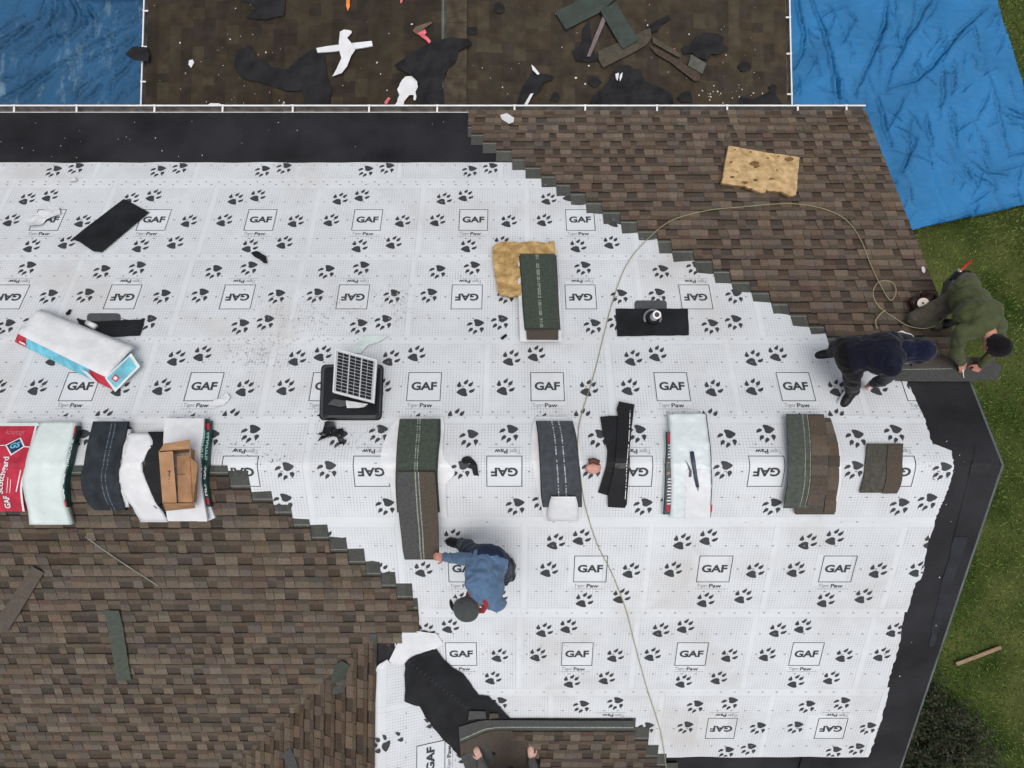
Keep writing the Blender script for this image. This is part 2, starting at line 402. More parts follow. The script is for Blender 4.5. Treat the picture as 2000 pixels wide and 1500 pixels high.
def sheet(gafs, gy, lower_py, up, right, h, parent, flip=False, x_left=-6.3, width=1.22, tl=None, both=None):
    """one course: gafs = pixel x of the printed logos, gy their pixel y, lower_py the visible lower edge, right = boundary in pixels"""
    bm = bmesh.new(); uvl = bm.loops.layers.uv.new('UVMap')
    yc = R(1000, gy, h).y
    y0 = R(1000, lower_py, h).y
    if both: ya, yb = sorted((y0, R(1000, both, h).y))
    else: ya, yb = sorted((y0, y0 + up * width * CP))
    rb = sorted([(R(x, y, h).y, R(x, y, h).x) for x, y in right])
    def xr(y):
        if y <= rb[0][0]: return rb[0][1]
        for (a, b), (c, d) in zip(rb, rb[1:]):
            if y <= c: return b + (d - b) * (y - a) / max(1e-6, c - a)
        return rb[-1][1]
    xg = sorted(R(g, gy, h).x for g in gafs)
    ny = max(8, int((yb - ya) / .04)); ny = 60 if both and ya < -.1 and yb > .1 else min(ny, 40)
    if tl is not None: x_left = R(tl, gy, h).x
    sg = -1 if flip else 1
    x0g = xg[0]
    rows = []
    rs = random.Random(int(gy))
    for i in range(ny + 1):
        y = ya + (yb - ya) * i / ny; xe = xr(y) + rs.uniform(-.008, .008); row = []
        nx = 80
        for j in range(nx + 1):
            x = x_left + (xe - x_left) * j / nx
            e = 0
            if i in (0, ny): e = .012 * N3((x, gy, 0), 2.5)
            row.append(bm.verts.new((x, y + e, zmain(y) + h + wrinkle(x, y))))
        rows.append(row)
    for i in range(ny):
        for j in range(80):
            fc = bm.faces.new((rows[i][j], rows[i][j + 1], rows[i + 1][j + 1], rows[i + 1][j])); fc.smooth = True
            for l in fc.loops: l[uvl].uv = (sg * (l.vert.co.x - x0g), sg * (l.vert.co.y - yc) / CP)
    # thin edge toward the eave
    # printing
    tiles = list(xg)
    while tl is None and tiles[0] > x_left - .6: tiles.insert(0, tiles[0] - 1.215)
    xmax = max(b for a, b in rb)
    while tiles[-1] < xmax + .7: tiles.append(tiles[-1] + 1.215)
    near = abs(ya) < .8 or abs(yb) < .8
    for tx in tiles:
        for polys, mi in ((TINK, 1), (TFAINT, 2), (TDOT, 3)):
            for q in polys:
                p = [(tx + sg * u, yc + sg * v * CP) for u, v in q]
                cyv = sum(a[1] for a in p) / len(p); cxv = sum(a[0] for a in p) / len(p)
                if cxv < x_left - .1: continue
                if cxv < x_left + .15: p = clip_half(p, (x_left, 10), (x_left, -10))
                p = clip_half(p, (-10, ya + .01), (10, ya + .01)) if len(p) > 2 else p
                p = clip_half(p, (10, yb - .01), (-10, yb - .01)) if len(p) > 2 else p
                if len(p) > 2 and cxv > xr(cyv) - .35:
                    s0, s1 = cyv - .06, cyv + .06
                    p = clip_half(p, (xr(s0) - .004, s0), (xr(s1) - .004, s1))
                if len(p) < 3: continue
                ylo, yhi = min(a[1] for a in p), max(a[1] for a in p)
                parts_ = [p]
                if ylo < .2 and yhi > -.2 and yhi - ylo > .02:
                    k0, k1 = int(math.floor(ylo / .02)), int(math.ceil(yhi / .02))
                    parts_ = [clip_half(clip_half(p, (-10, k * .02), (10, k * .02)), (10, (k + 1) * .02), (-10, (k + 1) * .02)) if True else None for k in range(k0, k1)]
                elif yhi - ylo > .06:
                    ym = (ylo + yhi) / 2; parts_ = [clip_half(p, (-10, ym), (10, ym)), clip_half(p, (10, ym), (-10, ym))]
                for p2 in parts_:
                    if len(p2) < 3: continue
                    try:
                        fc = bm.faces.new([bm.verts.new((a, b, zmain(b) + h + .0032 + wrinkle(a, b))) for a, b in p2]); fc.material_index = mi
                    except ValueError: pass
    return obj('underlayment_sheet', bm, ['sheet', 'print', 'inklight', 'grey_ink'], parent)

# ------------------------------------------------------------------ shingle courses
BROWN = [(.112, .089, .068), (.103, .083, .065), (.120, .097, .074), (.104, .080, .060), (.096, .078, .064), (.126, .104, .080), (.098, .084, .070), (.112, .084, .062)]
def jit(c, r, a=.18):
    k = 1 + r.uniform(-a, a); return tuple(x * k for x in c)
def quad(bm, cl, pts, col, mi=0):
    try: fc = bm.faces.new([bm.verts.new(p) for p in pts])
    except ValueError: return
    fc.material_index = mi
    for l in fc.loops: l[cl] = col + (1,)
def field(bm, cl, pos, sb, a0, a1, r, wmin=.075, wmax=.15, expo=.145, tone=1.0, shift=(1, 1, 1), greyends=(0, 0), dens=.55):
    """one course: pos(a, s, h) -> world; butt edge at slope distance sb from the ridge"""
    HB, L = .022, .337
    a = a0; up = min(L, sb - .005)
    hh = lambda d: HB * (1 - d / .36) + .0
    tooth_prev = False
    while a < a1 - .01:
        wd = min(r.uniform(wmin, wmax), a1 - a); b = a + wd
        if a1 - b < .04: b = a1
        d1 = min(expo + .004, up)
        base = jit(BROWN[r.randrange(len(BROWN))], r, .13)
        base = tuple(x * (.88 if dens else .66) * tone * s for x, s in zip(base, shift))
        dj = r.uniform(-.006, .004)
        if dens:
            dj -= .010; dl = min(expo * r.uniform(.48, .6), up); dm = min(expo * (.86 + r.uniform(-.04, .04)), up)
            z_ = [(-dj, dl, .76), (dl, dm, 1.06), (dm, d1, .30)]  # dark top band: printed shadow line, also painted shade under the next butt
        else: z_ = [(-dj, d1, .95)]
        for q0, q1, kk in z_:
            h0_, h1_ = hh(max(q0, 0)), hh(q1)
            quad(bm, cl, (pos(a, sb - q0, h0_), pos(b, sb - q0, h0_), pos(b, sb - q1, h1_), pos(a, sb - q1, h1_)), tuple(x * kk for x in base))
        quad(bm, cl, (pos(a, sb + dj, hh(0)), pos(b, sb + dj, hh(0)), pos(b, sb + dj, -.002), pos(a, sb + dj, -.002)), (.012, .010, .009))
        if up > d1:
            g = jit((.080, .084, .076), r, .12); g = tuple(x * tone for x in g)
            quad(bm, cl, (pos(a, sb - d1, hh(d1)), pos(b, sb - d1, hh(d1)), pos(b, sb - up, hh(up)), pos(a, sb - up, hh(up))), g)
            d2, d3 = d1 + .020, d1 + .029
            if up > d3:
                quad(bm, cl, (pos(a, sb - d2, hh(d2) + .001), pos(b, sb - d2, hh(d2) + .001), pos(b, sb - d3, hh(d3) + .001), pos(a, sb - d3, hh(d3) + .001)), (.24, .26, .22))
        if dens > 0 and (r.random() < dens or not tooth_prev and r.random() < .6) and up > .06:
            tooth_prev = True
            col = jit(BROWN[r.randrange(len(BROWN))], r, .14); col = tuple(x * 1.24 * tone * s for x, s in zip(col, shift))
            i0, i1 = r.uniform(-.002, .012), r.uniform(-.002, .012); dt = min(expo * .9, up); e = .007; tb = r.uniform(.0, .006)
            T = [pos(a + .0, sb + tb, hh(0) + e), pos(b - .0, sb + tb, hh(0) + e), pos(b - i1, sb - dt, hh(dt) + e * .6), pos(a + i0, sb - dt, hh(dt) + e * .6)]
            Bt = [pos(a, sb + tb, 0), pos(b, sb + tb, 0), pos(b - i1, sb - dt, 0), pos(a + i0, sb - dt, 0)]
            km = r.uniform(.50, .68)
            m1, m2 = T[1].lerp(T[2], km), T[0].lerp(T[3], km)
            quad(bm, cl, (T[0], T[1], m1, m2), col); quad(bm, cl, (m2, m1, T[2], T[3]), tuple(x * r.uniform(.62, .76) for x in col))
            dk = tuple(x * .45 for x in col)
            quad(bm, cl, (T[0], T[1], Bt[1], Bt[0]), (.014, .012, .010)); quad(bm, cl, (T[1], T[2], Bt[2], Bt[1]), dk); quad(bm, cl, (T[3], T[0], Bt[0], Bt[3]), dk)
        else: tooth_prev = False
        a = b
    for e in (a0, a1):
        quad(bm, cl, (pos(e, sb, hh(0)), pos(e, sb - up, hh(up)), pos(e, sb - up, -.002), pos(e, sb, -.002)), (.03, .03, .028))
def posN(h0):
    return lambda a, s, h: Vector((a, s * CP, ZR - .5 * s * CP + h0 + h * 1.1))
def posS(h0):
    return lambda a, s, h: Vector((a, -s * CP, ZR - .5 * s * CP + h0 + h * 1.1))
def posW(h0):
    h0 += .008
    return lambda a, s, h: Vector((XW - s * CP, a, ZW - .5 * s * CP + h0 + h * 1.1))
def posE(h0):
    return lambda a, s, h: Vector((XW + s * CP, a, ZW - .5 * s * CP + h0 + h * 1.1))
def interp(pts, q):
    pts = sorted(pts)
    if q <= pts[0][0]: return pts[0][1]
    for (a, b), (c, d) in zip(pts, pts[1:]):
        if q <= c: return b + (d - b) * (q - a) / (c - a)
    return pts[-1][1]

# ================================================================== THE SETTING
# lawn: one sheet to the horizon
bm = bmesh.new()
bmesh.ops.create_grid(bm, x_segments=40, y_segments=40, size=300)
obj('lawn', bm, 'lawn', kind='structure', origin=False)
def grass():
    bm = bmesh.new(); cl = bm.loops.layers.float_color.new('col'); r = random.Random(3)
    a = G(1700, 1500).x; 
    for i in range(125000):
        x, y = r.uniform(4.4, 10.2), r.uniform(-6.4, 9.0)
        pn = N3((x, y, 0), .8) + .4 * N3((x, y, 9), 3)
        if r.random() < .15 - pn * .4: continue
        hgt = r.uniform(.02, .055) * (1 + .4 * pn); an = r.uniform(0, 6.28); ww = r.uniform(.004, .010)
        dx, dy = math.cos(an), math.sin(an); le = r.uniform(.01, .05); la = r.uniform(0, 6.28)
        t = max(0, min(1, .62 + pn * 1.1 + r.uniform(-.2, .2)))
        br = max(0, min(1, (x - 6.3) * .25 + .25 * N3((x, y, 4), .9) + (.25 if y > 2.4 else 0)))
        c = [(.034, .092, .012)[k] * t + (.055, .09, .018)[k] * (1 - t) for k in range(3)]
        c = [c[k] * (1 - br * .45) + (.13, .105, .040)[k] * br * .45 for k in range(3)]
        q = r.uniform(.9, 3.4); c = tuple(z * q for z in c)
        if r.random() < .012: c = (.30, .28, .16)
        v = [bm.verts.new((x - dx * ww, y - dy * ww, 0)), bm.verts.new((x + dx * ww, y + dy * ww, 0)), bm.verts.new((x + math.cos(la) * le, y + math.sin(la) * le, hgt))]
        fc = bm.faces.new(v)
        for l in fc.loops: l[cl] = c + (1,)
    o = obj('grass', bm, mat('grass_blade', (1, 1, 1), .8, .05, 3, 0, 10, .15, attr=True), kind='stuff', origin=False)
    tag(o, 'short green grass with straw coloured patches beside the house', 'grass')
grass()

# ---------------------------------------------------------------- house
XL, YB = -9.0, -9.2
DW = (ZW - ZE) / .5
house = thing('house', (-2.0, 0, 0), 'house whose gabled roof is half re-shingled, white printed underlayment over the rest', 'house')
bm = bmesh.new()
def prism(bm, prof, axis, a, b):     # closed profile in (t, z), extruded along axis
    n = len(prof); f = (lambda t, z, q: Vector((q, t, z))) if axis == 'x' else (lambda t, z, q: Vector((t, q, z)))
    v0 = [bm.verts.new(f(t, z, a)) for t, z in prof]; v1 = [bm.verts.new(f(t, z, b)) for t, z in prof]
    bm.faces.new(v0[::-1]); bm.faces.new(v1)
    for i in range(n): bm.faces.new((v0[i], v0[(i + 1) % n], v1[(i + 1) % n], v1[i]))
wy = YE - .32
prism(bm, [(-wy, 0), (wy, 0), (wy, ZR - .5 * wy - .08), (0, ZR - .08), (-wy, ZR - .5 * wy - .08)], 'x', XL, XRK - .3)
prism(bm, [(XW - DW + .32, 0), (XW + DW - .32, 0), (XW + DW - .32, ZE + .1), (XW, ZW - .08), (XW - DW + .32, ZE + .1)], 'y', -wy + .02, YB + .3)
for i in range(26):
    z = .1 + i * .1
    box(bm, (XRK - .3, 0, z), (.02, 2 * wy, .012)); box(bm, (-2, wy, z), (13, .02, .012))
bmesh.ops.recalc_face_normals(bm, faces=bm.faces[:])
obj('wall', bm, 'siding', house)
bm = bmesh.new()
def deckpoly(pts, th=.03):
    t = [bm.verts.new(p) for p in pts]; b = [bm.verts.new((p[0], p[1], p[2] - th)) for p in pts]
    bm.faces.new(t); bm.faces.new(b[::-1]); n = len(pts)
    for i in range(n): bm.faces.new((t[i], b[i], b[(i + 1) % n], t[(i + 1) % n]))
deckpoly([(XL, 0, ZR - .016), (XRK, 0, ZR - .016), (XRK, YE, ZE - .016), (XL, YE, ZE - .016)])
deckpoly([(XL, 0, ZR - .016), (XL, YS, ZE - .016), (XRK, YS, ZE - .016), (XRK, 0, ZR - .016)])
deckpoly([(XW, YA, ZW - .016), (XW, YB, ZW - .016), (XW + DW, YB, ZE - .016), (XW + DW, YS, ZE - .016)])
deckpoly([(XW, YA, ZW - .016), (XW - DW, YS, ZE - .016), (XW - DW, YB, ZE - .016), (XW, YB, ZW - .016)])
bmesh.ops.recalc_face_normals(bm, faces=bm.faces[:])
obj('roof_deck', bm, 'black', house)
def fascia():
    bm = bmesh.new()
    for s in (1, -1):
        x0, x1 = (XL, XRK) if s > 0 else (XW + DW, XRK)
        box(bm, ((x0 + x1) / 2, s * (YE - .012), ZE - .13), (x1 - x0, .022, .17))
        n = 20
        for side in (1,):
            a = Vector((XRK + .012, 0, ZR - .11)); b = Vector((XRK + .012, s * YE, ZE - .11))
            d = b - a; q = Vector((0, d.y, d.z)).to_track_quat('Y', 'Z')
            box(bm, (a + b) / 2, (.022, d.length, .15), rot=q)
    return obj('fascia', bm, 'metal', house)
fascia()
# drip edge running up and down the rake
bm = bmesh.new()
for s in (1, -1):
    a = Vector((XRK + .008, 0, ZR + .000)); b = Vector((XRK + .008, s * YE, ZE + .000)); d = b - a
    box(bm, (a + b) / 2 + Vector((.010, 0, -.004)), (.022, d.length, .012), rot=Vector((0, d.y, d.z)).to_track_quat('Y', 'Z'))
box(bm, ((XRK + XW + DW) / 2, YS + .0, ZE - .016), (XRK - XW - DW, .05, .008))
obj('drip_edge', bm, 'drip', house)
# ice and water membrane along the north eave, both rakes and the south eave
def membrane(name, x0, x1, s0, s1, side, h=.003, label=None, seed=0, par=None, mt='black', nx=40, ns=14, amp=.002):
    bm = bmesh.new(); rows = []
    for i in range(ns + 1):
        s = s0 + (s1 - s0) * i / ns; row = []
        for j in range(nx + 1):
            x = x0 + (x1 - x0) * j / nx; y = side * s * CP
            row.append(bm.verts.new((x, y, zmain(y) + h + amp * (.5 + N3((x, y * 3, seed), 2.2)))))
        rows.append(row)
    for i in range(ns):
        for j in range(nx):
            q = (rows[i][j], rows[i][j + 1], rows[i + 1][j + 1], rows[i + 1][j]); fc = bm.faces.new(q if side < 0 else q); fc.smooth = True
    bmesh.ops.recalc_face_normals(bm, faces=bm.faces[:])
    return obj(name, bm, mt, par or house, label=label)
sE = YE / CP
membrane('ice_membrane', XL, 1.1, R(1000, 345).y / CP, sE, 1, label='black membrane strip along the gutter above the white sheets', nx=90, amp=.0025)
membrane('ice_membrane', 3.55, XRK, -.02, 3.2, 1, h=.0035, seed=3, label='black membrane along the upper half of the right roof edge', nx=12, ns=30)
membrane('ice_membrane', 3.35, XRK, 0.0, sE, -1, h=.0035, seed=5, label='black membrane along the lower half of the right roof edge', nx=14, ns=40)
membrane('ice_membrane', .3, 3.4, sE - .3, sE, -1, h=.002, seed=6, nx=40, ns=4)
slab('membrane_patch', [(1903, 868), (1925, 866), (1939, 908), (1890, 1046), (1862, 1046), (1896, 912)], .002, 'black', .006, parent=house, cell=.1, bump=.004, label='second black layer capping the roof peak at the right edge')
slab('membrane_patch', [(1862, 1048), (1889, 1048), (1855, 1150), (1822, 1262), (1812, 1262), (1836, 1150)], .002, mat('blue_black', (.017, .019, .024), .6, .4, 5, .3, 30), .007, parent=house, cell=.1, bump=.003, jag=.012, jstep=.08, label='worn blue grey strip at the lower right roof edge')

# underlayment courses (upside down ones are turned rolls)
RK = [(1650, 660), (1720, 700), (1765, 745), (1800, 805), (1821, 872)]
sheet([110, 309, 508, 705, 903], 292, 366, 1, [(1200, 280), (1200, 400)], .009, house, flip=True, both=318)
sheet([95, 302, 510, 718, 925, 1133], 430, 505, 1, [(1480, 300), (1480, 520)], .0115, house, both=357)
sheet([20, 241, 465, 690, 912, 1134, 1358], 580, 668, 1, [(1680, 480), (1680, 680)], .014, house, flip=True, both=497)
sheet([158, 400, 641], 755, 822, 1, [(750, 640), (746, 830)], .0165, house, both=660)
sheet([829, 1069, 1312, 1553, 1795], 755, 815, 1, [(1752, 640), (1770, 745), (1800, 805), (1806, 830)], .0178, house, tl=738, both=660)
sheet([470, 725, 985, 1240, 1497, 1752], 921, 1020, 1, [(1800, 800), (1820, 866), (1856, 880), (1863, 912), (1850, 958), (1838, 985), (1822, 1022)], .022, house, flip=True, both=813)
sheet([664, 908, 1153, 1395, 1635], 1111, 1195, 1, [(1826, 1015), (1812, 1060), (1799, 1130), (1788, 1135), (1770, 1200)], .0165, house, both=1010)
sheet([901, 1127, 1350, 1574], 1277, 1350, 1, [(1766, 1190), (1755, 1260), (1737, 1320), (1728, 1352)], .014, house, both=1187)
sheet([968, 1190, 1408, 1622], 1422, 1489, 1, [(1736, 1346), (1722, 1400), (1706, 1450), (1690, 1492)], .0115, house, flip=True, both=1342)

# gutter along the north eave with its brackets
def gutter(name, p0, p1, out, wd=.10, dep=.10, px_br=None, parent=None, brk=(), label=None):
    d = (p1 - p0).normalized(); bm = bmesh.new(); L = (p1 - p0).length
    prof = [(0, 0), (0, -dep), (wd * .7, -dep), (wd, -.03), (wd, .004), (wd - .018, .004), (wd - .018, -.006), (wd - .010, -.006), (wd - .010, -.028), (wd * .68, -dep + .006), (.006, -dep + .006), (.006, 0)]
    n = len(prof)
    a = [bm.verts.new(p0 + out * t + Vector((0, 0, z))) for t, z in prof]; b = [bm.verts.new(p1 + out * t + Vector((0, 0, z))) for t, z in prof]
    for i in range(n):
        fc = bm.faces.new((a[i], a[(i + 1) % n], b[(i + 1) % n], b[i])); fc.material_index = 1 if i >= 8 and i <= 10 else 0
    bm.faces.new(a[::-1]); bm.faces.new(b)
    bmesh.ops.recalc_face_normals(bm, faces=bm.faces[:])
    g = obj(name, bm, ['metal', 'trough'], parent, label=label)
    for k in brk:
        bm = bmesh.new(); c = p0 + d * k + out * (wd * .5) + Vector((0, 0, -.004))
        rz = math.atan2(d.y, d.x)
        box(bm, c, (.022, wd * .96, .010), rz); box(bm, c + out * (wd * .42) + Vector((0, 0, .004)), (.034, .02, .014), rz)
        obj('gutter_bracket', bm, 'metal', g)
    return g
brx = [R(q, 221).x - XL for q in (28, 150, 302, 435, 572, 721, 854, 1005, 1143, 1283, 1420, 1558, 1653)]
gutter('gutter', Vector((XL, YE + .004, ZE + .01)), Vector((XRK + .03, YE + .004, ZE + .01)), Vector((0, 1, 0)), parent=house, brk=brx, label='long white gutter along the upper eave with bracket straps')
gutter('gutter', Vector((XW + DW + .1, YS - .004, ZE - .03)), Vector((XRK + .03, YS - .004, ZE - .03)), Vector((0, -1, 0)), parent=house)

# ---------------------------------------------------------------- shingle fields
def new_field():
    bm = bmesh.new(); return bm, bm.loops.layers.float_color.new('col')
# north slope, laid up to the working line
bm, cl = new_field(); r = random.Random(11)
stair = [(915, 220), (915, 252), (938, 268), (965, 285), (1000, 303), (1030, 322), (1068, 342), (1100, 362), (1130, 380), (1165, 400), (1205, 420), (1240, 440), (1285, 462), (1310, 480), (1345, 495), (1380, 513), (1410, 532), (1450, 553), (1485, 572), (1520, 592), (1555, 613), (1600, 640), (1625, 660), (1660, 680), (1700, 703), (1750, 720)]
stw = [(R(a, b).y, R(a, b).x) for a, b in stair]
s_top = R(1750, 708).y / CP
n = int((sE - s_top) / .145) + 1
for i in range(n + 1):
    sb = sE + .02 - i * .145
    if sb < s_top + .05: break
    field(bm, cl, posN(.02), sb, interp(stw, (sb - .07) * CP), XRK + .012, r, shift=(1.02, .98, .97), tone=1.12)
obj('roof_shingles', bm, 'shingle', house, label='new brown shingles on the upper right slope, edge stepped like stairs')
# south west field
bm, cl = new_field()
stair = [(432, 930), (465, 948), (500, 970), (535, 990), (568, 1012), (600, 1035), (632, 1055), (663, 1077), (697, 1098), (728, 1120), (756, 1142), (787, 1165), (818, 1185), (820, 1232), (737, 1237), (735, 1240), (700, 1290), (555, 1500), (500, 1560)]
s0 = -R(300, 932).y / CP; s1 = sE
i = 0
while True:
    sb = s0 + .12 + i * .145; i += 1
    if sb > s1 + .03: break
    y = -(sb - .07) * CP
    if y > YA: xe = interp([(R(a, b).y, R(a, b).x) for a, b in stair[:14]], y)
    else: xe = XW - (YA - y) + .30
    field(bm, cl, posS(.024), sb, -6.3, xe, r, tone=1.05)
obj('roof_shingles', bm, 'shingle', house, label='new brown shingles filling the lower left slope down to the valley')
# wing west face: courses run down the picture
bm, cl = new_field()
i = 0
while True:
    sb = .09 + i * .145; i += 1
    if sb > DW / CP: break
    ya = min(YA - sb * CP + .40, YA + .02)
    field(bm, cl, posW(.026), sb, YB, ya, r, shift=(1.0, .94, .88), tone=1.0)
obj('roof_shingles', bm, 'shingle', house, label='brown shingles of the small wing, courses running down the picture')
slab('ridge_shingle', [(722, 1237), (736, 1237), (735, 1330), (731, 1420), (728, 1520), (712, 1520), (716, 1420), (719, 1330)], .006, 'greyshingle', .038, parent=house, cell=.15)
# south east field above the lower eave
bm, cl = new_field()
rows = [(1428, 965, 1237), (1445, 975, 1262), (1462, 985, 1262), (1480, 995, 1262), (1497, 1005, 1288)]
def splane(px, py): return _main(px, py, 0)[1]
e0 = splane(1237, 1427); sb0 = -e0.y / CP
for i in range(6):
    sb = sb0 + .12 + (i - 0) * .145
    y = -sb * CP; py = rows[min(i, 4)]
    x1 = splane([1237, 1262, 1262, 1287, 1300, 1320][i], 1440).x + [0, .02, 0, .0, .03, .06][i]
    x0 = XW + (YA - y) - .05
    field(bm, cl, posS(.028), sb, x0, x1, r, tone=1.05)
obj('roof_shingles', bm, 'shingle', house, label='short brown shingle courses being laid at the bottom edge')
slab('top_shingle', [(945, 1450), (1014, 1440), (1034, 1446), (1062, 1540), (940, 1540)], .004, 'brownshingle', .034, parent=house, cell=.06)
slab('top_shingle', [(900, 1477), (950, 1454), (966, 1480), (960, 1500), (960, 1530), (920, 1530), (908, 1500)], .005, 'greyshingle', .040, parent=house, cell=.06)
slab('top_shingle', [(898, 1453), (945, 1432), (1000, 1426), (1012, 1447), (950, 1455), (900, 1476)], .005, 'brownshingle', .044, parent=house, cell=.06)
slab('top_shingle', [(896, 1420), (930, 1410), (1000, 1406), (1120, 1407), (1237, 1407), (1239, 1426), (1120, 1426), (1000, 1425), (945, 1431), (898, 1452)], .005, 'greyshingle', .052, parent=house, cell=.06, label='grey upper strip of the topmost course, curving up at its left end')
slab('sealant_line', [(899, 1444), (945, 1424), (1000, 1418.5), (1237, 1419), (1237, 1421.5), (1000, 1421), (945, 1426.5), (899, 1446.5)], .002, 'strip', .058, parent=house, cell=.1)

# ---------------------------------------------------------------- membranes and sheet on the wing and the valley
slab('valley_membrane', [(724, 1228), (792, 1228), (800, 1250), (765, 1300), (728, 1325)], .003, 'black', .010, parent=house, cell=.08, bump=.003)
slab('valley_membrane', [(791, 1295), (805, 1282), (830, 1272), (851, 1265), (867, 1287), (884, 1303), (905, 1315), (935, 1357), (955, 1359), (999, 1405), (1005, 1440), (960, 1480), (920, 1500), (892, 1470), (862, 1440), (830, 1400), (820, 1379), (790, 1370)], .004, 'felt', .024, parent=house, cell=.04, bump=.014, bfreq=4, jag=.006, jstep=.05, label='wide black felt strip running down the valley beside the wing')
slab('underlayment_flap', [(787, 1235), (821, 1231), (852, 1236), (866, 1255), (851, 1266), (830, 1273), (805, 1283), (791, 1296), (775, 1298), (758, 1294)], .003, 'white', .022, parent=house, cell=.04, bump=.03, bfreq=5, label='blank torn white corner folded over at the head of the valley')
slab('underlayment_flap', [(734, 1305), (742, 1296), (756, 1288), (764, 1296), (748, 1306), (736, 1312)], .02, 'white', .016, parent=house, cell=.03, bump=.02, bfreq=12)
bm = slab_bm([(736, 1307), (760, 1292), (795, 1290), (830, 1330), (870, 1400), (905, 1440), (925, 1470), (925, 1540), (727, 1540)], .003, .012, cell=.09, bump=.006)
def wing_print(polys, cx, cy, mi, keep=lambda x, y: True):
    for q in polys:
        p = [(cx - v * CP, cy + u) for u, v in q]
        if not all(keep(a, b) for a, b in p): continue
        try: fc = bm.faces.new([bm.verts.new((a, b, zroof(a, b) + .0245 + .006 * (.5 + noise.noise(Vector((a * 6, b * 6, 0)))) - .002)) for a, b in p]); fc.material_index = mi
        except ValueError: pass
g = R(842, 1481, .012)
kp = lambda x, y: (y - (YA - (x - XW) * 1.0)) < .30 - .0 and x < XW + DW
def kp(x, y):
    return x > XW + .06 and (x - XW) < (YA - y) * 1.0 - .06
ink0 = [q for q in TINK if max(abs(u) for u, v in q) < .35 or True]
wing_print(TINK, g.x, g.y, 1, kp); wing_print(TFAINT, g.x, g.y, 2, kp); wing_print(TDOT, g.x, g.y, 2, kp)
g2 = R(745, 1452, .012)
wing_print(paw(0, 0), g2.x, g2.y, 1); 
g3 = R(778, 1506, .012); wing_print(text_polys('F', -.04, -.04, .04, .05, .035), g3.x, g3.y, 1)
g4 = R(789, 1430, .012); wing_print([q[:] for q in paw(0, 0)[1:3]], g4.x, g4.y, 1)
uvl = bm.loops.layers.uv.new('UVMap')
for fc in bm.faces:
    for l in fc.loops: l[uvl].uv = (l.vert.co.y - g.y, -(l.vert.co.x - g.x) / CP)
obj('underlayment_sheet', bm, ['sheet', 'print', 'inklight'], house, label='white printed sheet on the small wing, its logo turned on its side')

# ---------------------------------------------------------------- plumbing vents on the north slope
def vent(px, py, plate, patch, collar, name='pipe_vent', label=None, tall=.24):
    t = bpy.data.objects.new(name, None); C.objects.link(t); t.parent = house; t.location = R(px, py) - wloc(house)
    if label: t['label'] = label
    b = slab_bm(patch, .004, .022, cell=.08, bump=.004, jag=.003); obj('flashing_patch', b, 'felt', t)
    b = slab_bm(plate, .004, .019, cell=.05); obj('flashing_plate', b, 'greyplastic', t)
    if collar:
        b = bmesh.new(); p = R(px, py, .02)
        tube(b, [p, p + Vector((0, 0, .05)), p + Vector((0, 0, .10))], .085, 20, r2=.06); tube(b, [p + Vector((0, 0, .012)), p + Vector((0, 0, .03))], .096, 20, 1)
        obj('collar', b, ['plastic', 'chrome'], t, smooth=True)
        b = bmesh.new(); n = 20; z0, z1 = 0, tall
        for ra, zb in ((.042, tall),): 
            tube(b, [p, p + Vector((0, 0, zb))], ra, n)
        obj('pipe', b, 'pvc', t, smooth=False)
        b = bmesh.new(); tube(b, [p + Vector((0, 0, tall)), p + Vector((0, 0, tall + .002))], .026, 16); obj('pipe_hole', b, 'plastic', t)
def rrect(x0, y0, x1, y1, rr=6, sl=0):
    out = []
    for cx, cy, a in ((x1 - rr, y0 + rr, -90), (x1 - rr, y1 - rr, 0), (x0 + rr, y1 - rr, 90), (x0 + rr, y0 + rr, 180)):
        for k in range(4): q = math.radians(a + k * 30); out.append((cx + rr * math.cos(q) + sl * (y0 - cy), cy + rr * math.sin(q)))
    return out
vent(1273, 622, rrect(1239, 587, 1302, 640), [(1202, 603), (1343, 603), (1345, 655), (1205, 657)], True, label='white plumbing pipe in a black collar and flashing, right of the shingle stack')
vent(204, 640, rrect(171, 612, 236, 640, 7), [(150, 622), (175, 628), (283, 624), (280, 640), (274, 656), (215, 658), (160, 640)], False, label='grey flashing plate under a black felt patch, half hidden by the shingle package')
bm = bmesh.new(); a, b_ = R(172, 631, .04), R(188, 639, .05); tube(bm, [a, b_], .03, 12); obj('pipe_stub', bm, 'pvc', house, smooth=True)

# ---------------------------------------------------------------- annex with the old roof
XE0, XE1 = A(290, 110).x, A(1533, 110).x
YA0, YA1 = wy + .0, 8.2
ann = thing('annex', (XA, (YA0 + YA1) / 2, 0), 'low annex with worn dark brown roof covered in roofing scraps', 'annex')
bm = bmesh.new()
prism(bm, [(XE0 + .3, 0), (XE1 - .3, 0), (XE1 - .3, zann(XE1, 0) - .1), (XA, ZA - .1), (XE0 + .3, zann(XE0, 0) - .1)], 'y', YA0 + .02, YA1 - .3)
bmesh.ops.recalc_face_normals(bm, faces=bm.faces[:]); obj('wall', bm, 'siding', ann)
bm = bmesh.new()
prism(bm, [(XE0, zann(XE0, 0) - .06), (XE0, zann(XE0, 0) - .004), (XA, ZA - .004), (XE1, zann(XE1, 0) - .004), (XE1, zann(XE1, 0) - .06), (XA, ZA - .06)], 'y', YA0, YA1)
bmesh.ops.recalc_face_normals(bm, faces=bm.faces[:]); obj('roof_deck', bm, 'wood', ann)
bm, cl = new_field(); r2 = random.Random(5)
_B = BROWN; BROWN = [(.078, .062, .044), (.07, .058, .042), (.085, .066, .044), (.064, .052, .042), (.09, .075, .05)]
